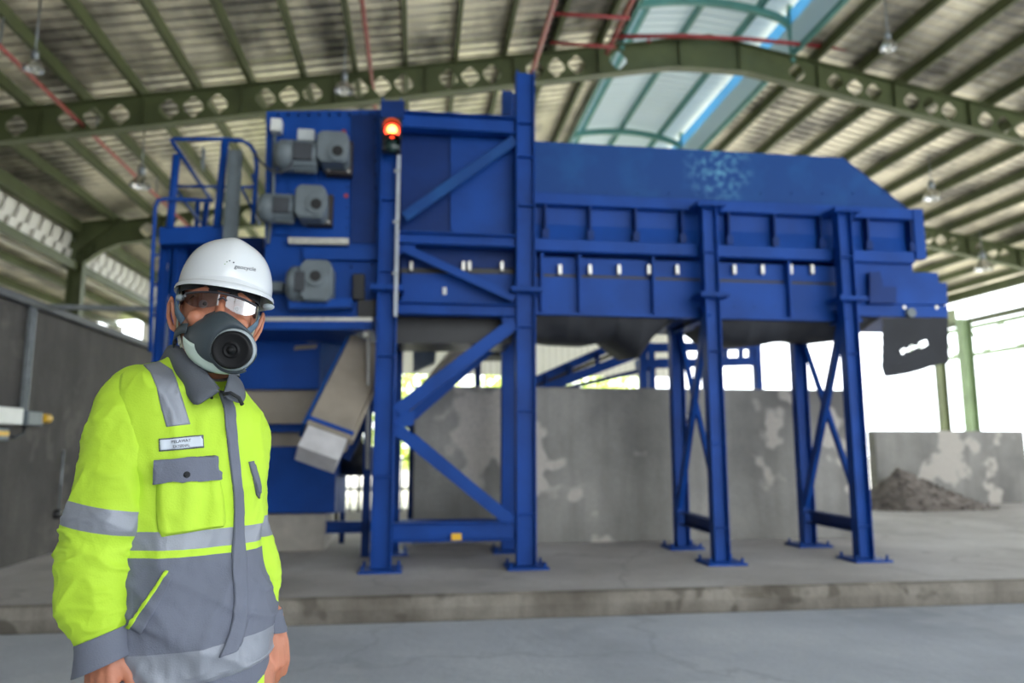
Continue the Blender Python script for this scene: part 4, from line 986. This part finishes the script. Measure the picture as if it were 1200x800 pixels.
# ---------------- body: one continuous skin surface
HYAW, HROLL, HPIT = radians(26), radians(6), radians(-2)
hf = (T*cos(HYAW) + R*sin(HYAW)).normalized(); hr = (R*cos(HYAW) - T*sin(HYAW)).normalized()
hu = (Z*cos(HROLL) + hr*sin(HROLL)).normalized(); hr = (hr*cos(HROLL) - Z*sin(HROLL)).normalized()
hu, hf = (hu*cos(HPIT) + hf*sin(HPIT)), (hf*cos(HPIT) - hu*sin(HPIT))
HC = L(255, 368, 0)                    # between the eyes' level and the ears
H = lambda x, y, z: HC + hr*x + hf*y + hu*z
body = MB()
# head: z, half width, front, back
hk = [(-.128,.018,.074,.02),(-.122,.034,.086,.01),(-.108,.048,.092,.03),(-.085,.059,.094,.06),(-.06,.066,.094,.078),(-.03,.071,.090,.088),(0,.073,.088,.094),(.03,.0745,.091,.097),(.06,.073,.089,.095),(.09,.062,.074,.083),(.11,.044,.05,.06),(.12,.018,.02,.025)]
hh = []
for z, a, f, b in interp([list(map(float, k)) for k in hk], 60): hh.append([H(0, (f-b)/2, z), hr, hf, a, (f+b)/2])
loft(body, hh, 64, None, None, True, 2.2)
def blob(c, rx, ry, rz, n=16): 
    b0 = len(body.v); k2 = n//2
    vs = [c + hr*(rx*sin(pi*i/k2)*cos(2*pi*k/n)) + hf*(ry*sin(pi*i/k2)*sin(2*pi*k/n)) + hu*(rz*cos(pi*i/k2)) for i in range(k2+1) for k in range(n)]
    body.add(vs, [(i*n+k, (i+1)*n+k, (i+1)*n+(k+1) % n, i*n+(k+1) % n) for i in range(k2) for k in range(n)], 0, True)
def chain(pts, rs, n=12):
    body.tube(pts, rs, n)
    for p, r in zip(pts, rs): 
        b0 = MB().ball(p, r, n); body.add(b0.v, b0.f, 0, True)
chain([H(0,.088,.012), H(0,.100,-.012), H(0,.112,-.034)], [.009,.010,.013])          # nose
for s in (-1, 1):
    chain([H(s*.010,.096,-.040), H(s*.016,.094,-.040)], [.009,.007])
    chain([H(s*.014,.088,.024), H(s*.034,.087,.030), H(s*.055,.072,.024)], [.008,.009,.007])   # brow
    blob(H(s*.043,.072,-.030), .020,.018,.018)                                        # cheek
                                                             # ear
    pts = [H(s*(.078+.016*q), -.014 + .018*cos(a), -.012 + .034*sin(a)) for a, q in [(-.9,0),(-.2,.6),(.6,1),(1.5,1.2),(2.4,1.4),(3.3,1.2),(4.1,.6),(4.6,.2)]]
    chain(pts, [.006,.0055,.005,.005,.0055,.006,.0065,.0075], 8); blob(H(s*.077,-.012,-.010), .006,.015,.026)
for zz, rr in ((-.073,.010),(-.086,.011)): chain([H(-.018,.088,zz), H(0,.096,zz), H(.018,.088,zz)], [rr*.6, rr, rr*.6])   # lips
# neck and trunk
nc = L(240, 446, -.02)
for ks in ([[H(0,-.01,-.06), .054, .058], [H(0,-.012,-.12)*.6 + nc*.4, .056, .058], [nc, .060, .060], [nc - Z*.05, .075, .07]],
           [[nc - Z*.01, .055, .05], [nc - Z*.07, .085, .065], [L(224,500,0), .115, .08], [L(222,560,0), .12, .085], [L(223,650,0), .115, .085], [hipc, .125, .09], [hipc - Z*.1, .13, .095]]):
    loft(body, [[c, BA, BB, a, b] for c, a, b in interp(ks, 40)], 40)
for s, an in zip((-1, 1), feet):
    top = hipc + BA*(s*.08) - Z*.06; kn = V((base.x, base.y, .48)) + BA*(s*.10) + BB*.02
    chain([top, top*.6 + kn*.4, kn, kn*.55 + an*.45, an - Z*.02], [.082,.075,.056,.055,.042], 20)
    chain([an - Z*.04 - BB*.03, an - Z*.045 + BB*.06, an - Z*.055 + BB*.14], [.034,.032,.02], 14)
W1 = L(122, 764, .132); W2 = L(318, 732, -.085)
chain([L(186,480,.02), L(150,510,.07), L(122,640,.11), L(118,715,.122), W1], [.045,.042,.038,.034,.027], 20)
chain([L(264,510,-.06), L(284,560,-.11), L(296,650,-.10), L(311,706,-.09), W2], [.036,.032,.030,.024,.023], 20)
def hand(w, down, side, back, s, curl, thumb):
    # w wrist, down = along the hand, side = towards the thumb, back = out of the back of the hand
    q = lambda a, b, c: w + down*a + side*b + back*c
    for b, e in ((.027,.0), (.009,.004), (-.010,.002), (-.027,-.003)):                 # metacarpals
        chain([q(.0, b*.55, 0), q(.045, b*.9, .004+e), q(.088 - abs(b-.005)*.25, b, .003+e)], [.0155,.0145,.0120], 10)
    chain([q(-.02, .006, 0), q(-.02, -.006, 0), q(.02, -.012, 0)], [.024,.024,.02], 12)
    chain([q(.03, .0, -.006), q(.06, .0, -.006)], [.016,.015], 10)
    fl_ = ((.027,.040,.026,.020), (.009,.044,.029,.021), (-.010,.041,.027,.020), (-.027,.032,.021,.018))
    for (b, l1, l2, l3), cu in zip(fl_, curl):
        p = q(.088 - abs(b-.005)*.25, b, .003); a = 0; pts = [p]
        for ln, k in ((l1, .55), (l2, 1.0), (l3, .7)):
            a += cu*k; p = p + (down*cos(a) - back*sin(a))*ln + side*(-.02*b*ln*10*0); pts.append(p)
        chain(pts, [.0105,.0096,.0086,.0074], 10)
    chain([q(*t) for t in thumb], [.016,.0135,.0115,.0092], 10)
hand(W1, (-Z*.97 + R*.10 + T*.12).normalized(), (R*.93 + T*.25).normalized(), (T*.95 - R*.25 + Z*.1).normalized(), 1, (.75,.8,.85,.9), ((.012,.026,-.008),(.040,.046,-.018),(.072,.050,-.026),(.098,.044,-.036)))
hand(W2, (-Z*.97 + R*.14).normalized(), (T*.80 - R*.55).normalized(), (R*.80 + T*.55).normalized(), 1, (.80,.85,.85,.8), ((.008,.028,-.010),(.030,.040,-.022),(.054,.040,-.030),(.074,.030,-.036)))
bo = body.build('body_raw', SKIN, None, recalc=False)
rm = bo.modifiers.new('r', 'REMESH'); rm.mode = 'VOXEL'; rm.voxel_size = .0034; rm.use_smooth_shade = True
sm_ = bo.modifiers.new('s', 'SMOOTH'); sm_.factor = .5; sm_.iterations = 4
dg = bpy.context.evaluated_depsgraph_get(); dg.update()
me = bpy.data.meshes.new_from_object(bo.evaluated_get(dg)); me.name = 'body'
bpy.data.objects.remove(bo)
# keep the figure as one surface
bobj = bpy.data.objects.new('body', me); COL.objects.link(bobj); bobj.parent = person; bobj.location = -V(person.location)
if not me.materials: me.materials.append(SKIN)
me.polygons.foreach_set('use_smooth', [True]*len(me.polygons))
# eyes
for s in (-1, 1):
    c = H(s*.032, .0735, .000); e = MB().ball(c, .0118, 14).build('eye', mat('eye_white', srgb(170, 158, 150), .3), person)
    MB().ball(c + hf*.0072, .0058, 10).build('iris', mat('dark_iris', srgb(40, 26, 20), .2), e)
    MB().tube([H(s*(.012+.01*i), .100 - .0016*i*i - .002*i, .027 + .003*i - .0012*i*i) for i in range(6)], [.002,.0035,.004,.0036,.003,.0015], 6).build('eyebrow', DARKH, person)
hair = MB(); hz_ = interp([[0., .075], [.02,.0772], [.04,.0775], [.06,.076]], 14)
pp = [[H(.0775*cos(a)*(1.0), -.003 + .0985*sin(a), -.055 + .095*i/9) for a in [pi*.98 + (pi*1.04)*k/40 for k in range(41)]] for i in range(10)]
hair.grid(pp, 0, True); lab(hair.build('hair', DARKH, person), 'short dark hair under the hat')

# ---------------- hard hat
hat = MB(); A_, B_, HT = .0995, .119, .119; zb = .050
def hat_z(x, y): return zb
NS = 96; NR = 30; rows = []
ext = lambda th: .006 + .020 * max(0, sin(th))**4          # rim, longer peak at the front
def hatpt(th, e, lift=0):
    r = cos(e)**.80 if e < pi/2 - 1e-3 else 0; z = sin(e)**.92 if e > 0 else 0
    x, y = A_*r*cos(th), B_*r*sin(th) - .004
    cr = .006*exp(-(x/.024)**2) * min(1, z*1.6)
    return H(x, y, zb + HT*z + cr + lift)
prof = []
for k in range(NS + 1):
    th = 2*pi*k/NS; c = []
    droop = -.010*max(0, sin(th))**3
    e = ext(th)
    for f, dz in ((1.0, -.007), (1.0, -.001), (.85, .002), (.2, .0035)):
        c.append(H((A_ + e*f)*cos(th), (B_ + e*f)*sin(th) - .004, zb - .004 + dz + droop*f))
    for i in range(NR + 1): c.append(hatpt(th, (pi/2)*i/NR))
    # inside
    for i in range(12): 
        q = hatpt(th, (pi/2)*(12-i)/12); ctr = H(0, 0, zb); c.append(ctr + (q - ctr)*.965)
    c.append(H((A_ + e*.5)*cos(th)*.99, (B_ + e*.5)*sin(th)*.99 - .004, zb - .0095 + droop*.5))
    c.append(H((A_ + e)*cos(th), (B_ + e)*sin(th) - .004, zb - .011 + droop))
    prof.append(c)
hat.grid([[q + hr*.009 + hf*.002 for q in c] for c in prof], 0, True); helmet = hat.build('hard_hat', HELM, person); lab(helmet, 'glossy white hard hat with a small dark logo')
hb = BVHTree.FromPolygons([tuple(p) for p in hat.v], hat.f)
text_on('logo_lettering', 'geocycle', (274, 315.4), (299, 319.2), (275.4, 309.6), hb, INK, helmet, .0006)
for u, v, r, c in ((263.5,309.5,.0011,srgb(120,160,90)),(266,306.8,.0013,srgb(110,130,110)),(269.2,305.6,.0015,srgb(70,80,90)),(273.8,307.6,.0017,srgb(60,66,80))):
    h = hit(u, v, hb); MB().lathe(h[0] + h[1]*.0002, h[1], [(0, r), (.0006, r), (.0006, 0)], 10).build('logo_dot', mat('logo_dot_paint', c, .5), helmet)
sb = MB(); sb.grid([[H(.085*cos(a), .102*sin(a) - .002, z) for a in [2*pi*k/48 for k in range(49)]] for z in (.03, .058)], 0, True); sb.build('head_band', DARKH, helmet)
lin = MB()
for k in range(6):
    a = pi/6 + pi*k/3; lin.grid([[H((.088*cos(e))*cos(a) - w_*sin(a), (.105*cos(e))*sin(a) + w_*cos(a), .04 + .095*sin(e)) for w_ in (-.01, .01)] for e in [pi/2*i/8 for i in range(9)]], 0, True)
lin.build('harness', DARKH, helmet)
def ribbon(name, pts, wd, mt, parent, nrm=None, th=.002):
    k = interp([list(p) for p in pts], 22); k = [V(p) for p in k]; rows = []; NNr = []
    for i, p in enumerate(k):
        d = (k[min(i+1, 21)] - k[max(i-1, 0)]).normalized(); n = (p - HC - hu*(p - HC).dot(hu)).normalized(); s = d.cross(n).normalized()
        rows.append([p - s*wd/2, p, p + s*wd/2]); NNr.append([n]*3)
    return MB().grid(rows, 0, True, th, NNr).build(name, mt, parent)
# chin harness of the hat
ribbon('chin_strap', [H(-.082,.005,.034), H(-.081,.010,0), H(-.078,.016,-.04), H(-.066,.035,-.085)], .010, PALES, helmet)
ribbon('chin_strap', [H(-.080,-.004,.034), H(-.0805,.004,0), H(-.077,.012,-.045), H(-.062,.03,-.09)], .008, PALES, helmet)
MB().ball(H(-.081,.028,.016), .010, 10, 0, (.9, .9, .8)).build('ratchet_clip', SILL, helmet)
ribbon('chin_strap', [H(.082,.012,.030), H(.082,.022,-.01), H(.074,.034,-.06)], .010, PALES, helmet)
m = MB(); m.ball(H(.098,.055,.024), .011, 10, 0, (1.3, .9, .7)); m.build('ear_clip', SILL, helmet)

# ---------------- safety glasses
gl = MB(); 
LENS = bpy.data.materials.new('smoked_lens'); LENS.use_nodes = True; n_ = LENS.node_tree; n_.nodes.clear()
o_ = n_.nodes.new('ShaderNodeOutputMaterial'); mx = n_.nodes.new('ShaderNodeMixShader'); tr_ = n_.nodes.new('ShaderNodeBsdfTransparent'); gs = n_.nodes.new('ShaderNodeBsdfGlossy'); fr = n_.nodes.new('ShaderNodeLayerWeight')
tr_.inputs[0].default_value = (.42, .40, .46, 1); gs.inputs[1].default_value = .06; fr.inputs[0].default_value = .35
mr_ = n_.nodes.new('ShaderNodeMapRange'); mr_.inputs[3].default_value = .10; mr_.inputs[4].default_value = .45
n_.links.new(fr.outputs[0], mr_.inputs[0]); n_.links.new(mr_.outputs[0], mx.inputs[0]); n_.links.new(tr_.outputs[0], mx.inputs[1]); n_.links.new(gs.outputs[0], mx.inputs[2]); n_.links.new(mx.outputs[0], o_.inputs[0])
FRAME = mat('glasses_frame', srgb(48, 46, 54), .3, 0, .05, 10)
gy = lambda x: .112 - 7.5*x*x - 300*abs(x)**4 * .0
g_root = MB().tube([H(x, gy(x) + .002, .022 - .9*x*x) for x in [-.072 + .144*i/24 for i in range(25)]], .0024, 8).build('glasses', FRAME, person); lab(g_root, 'smoked wraparound safety glasses')
for s in (-1, 1):
    rows = []
    for j in range(9):
        f = j / 8; row = []
        for i in range(17):
            g = i / 16; x = .007 + .064*g; top = .022 - .9*x*x; lowz = -.016 + .012*(1-g)**3 + .016*g**4
            row.append(H(s*x, gy(x), top*(1-f) + lowz*f))
        rows.append(row)
    MB().grid(rows, 0, True).build('lens', LENS, g_root, recalc=False)
    MB().bar(H(s*.071, gy(.071), .014), H(s*.080, -.01, .012), .004, .010, hu).build('temple_arm', FRAME, g_root)
MB().tube([H(-.008,gy(0)-.002,.008), H(0,gy(0)+.001,.014), H(.008,gy(0)-.002,.008)], .0026, 8).build('nose_bridge', FRAME, g_root)

# ---------------- respirator
FC = L(271.5, 410, .150); fax = (T*.95 + R*.16 - Z*.16).normalized(); fa = fax.orthogonal().normalized()
fx = (R - fax*R.dot(fax)).normalized(); fz = fax.cross(fx).normalized(); fz = fz if fz.z > 0 else -fz
seg = 48
face_ring = []
for k in range(seg):
    a = 2*pi*k/seg; x = .055*cos(a); z = -.066 + (.050 if sin(a) > 0 else .056)*sin(a)
    x *= (1 - .55*max(0, sin(a))**2)                       # narrow over the nose
    y = .094 - 9*x*x + .012*max(0, sin(a))**4; face_ring.append(H(x, y, z))
fr_ring = [FC - fax*.030 + fx*.040*cos(2*pi*k/seg) + fz*.040*sin(2*pi*k/seg) for k in range(seg)]
mid = []
rows = []
for i in range(14):
    f = i / 13; g = f*f*(3-2*f)
    rows.append([p*(1-g) + q*g + hf*(.020*sin(pi*f)) + (p - H(0,.06,-.06)).normalized()*(.006*sin(pi*f)) for p, q in zip(face_ring, fr_ring)])
rows = [r + [r[0]] for r in rows]
# sealing lip
lip = [[p + (p - H(0,.08,-.06)).normalized()*.006 - hf*.010 for p in face_ring]]; lip[0].append(lip[0][0])
m = MB(); m.grid(lip + rows, 0, True); resp = m.build('respirator', SILI, person); lab(resp, 'half mask respirator with one large black round filter')
m = MB(); m.lathe(FC, fax, [(-.036,.037),(-.034,.043),(-.018,.0435),(-.014,.0405),(-.014,.034)], 48); lab(m.build('filter_housing', SILL, resp), 'pale grey filter ring')
m = MB(); m.lathe(FC, fax, [(-.020,.0388),(-.006,.0388),(.004,.0384),(.007,.0366),(.008,.034),(.0065,.030),(.0055,.018),(.0055,.0155),(.0085,.0145),(.009,.0128),(.006,.0115),(.006,.0075),(.0105,.0065),(.012,.004),(.012,0)], 64); m.build('filter', FILT, resp)
# pale cup and dark folds under the chin
m = MB(); rows = []
for i in range(10):
    f = i / 9; rows.append([])
    for k in range(25):
        a = -pi*.98 + pi*.92*k/24
        p = H(.060*cos(a), .082 - 6*(.060*cos(a))**2*.6, -.068 + .066*sin(a)); q = FC - fax*.028 + fx*.042*cos(a) + fz*.042*sin(a)
        rows[-1].append(p*(1-f) + q*f + (p - H(0,.06,-.06)).normalized()*(.009*sin(pi*f) + .003))
m.grid(rows, 0, True, .003, -hf); lab(m.build('chin_cup', MINT, resp), 'pale chin cup')
m = MB(); m.tube([FC - fax*.026 + fx*.046*cos(a) + fz*.046*sin(a) for a in [pi*1.05 + pi*.6*i/16 for i in range(17)]], .005, 8); m.build('yoke', SILI, resp)
ribbon('head_strap', [H(-.090,.004,.036), H(-.089,.014,.012), H(-.083,.034,-.016), H(-.068,.060,-.040)], .016, STRAP, resp)
ribbon('head_strap', [H(.086,.010,.020), H(.084,.034,-.010), H(.070,.060,-.034), H(.056,.076,-.048)], .014, STRAP, resp)
ribbon('neck_strap', [H(-.074,-.03,-.080), H(-.080,.0,-.066), H(-.070,.05,-.056), H(-.058,.072,-.056)], .022, SILI, resp)
ribbon('neck_strap', [H(.076,.010,-.05), H(.070,.04,-.060), H(.056,.074,-.070)], .018, SILL, resp)
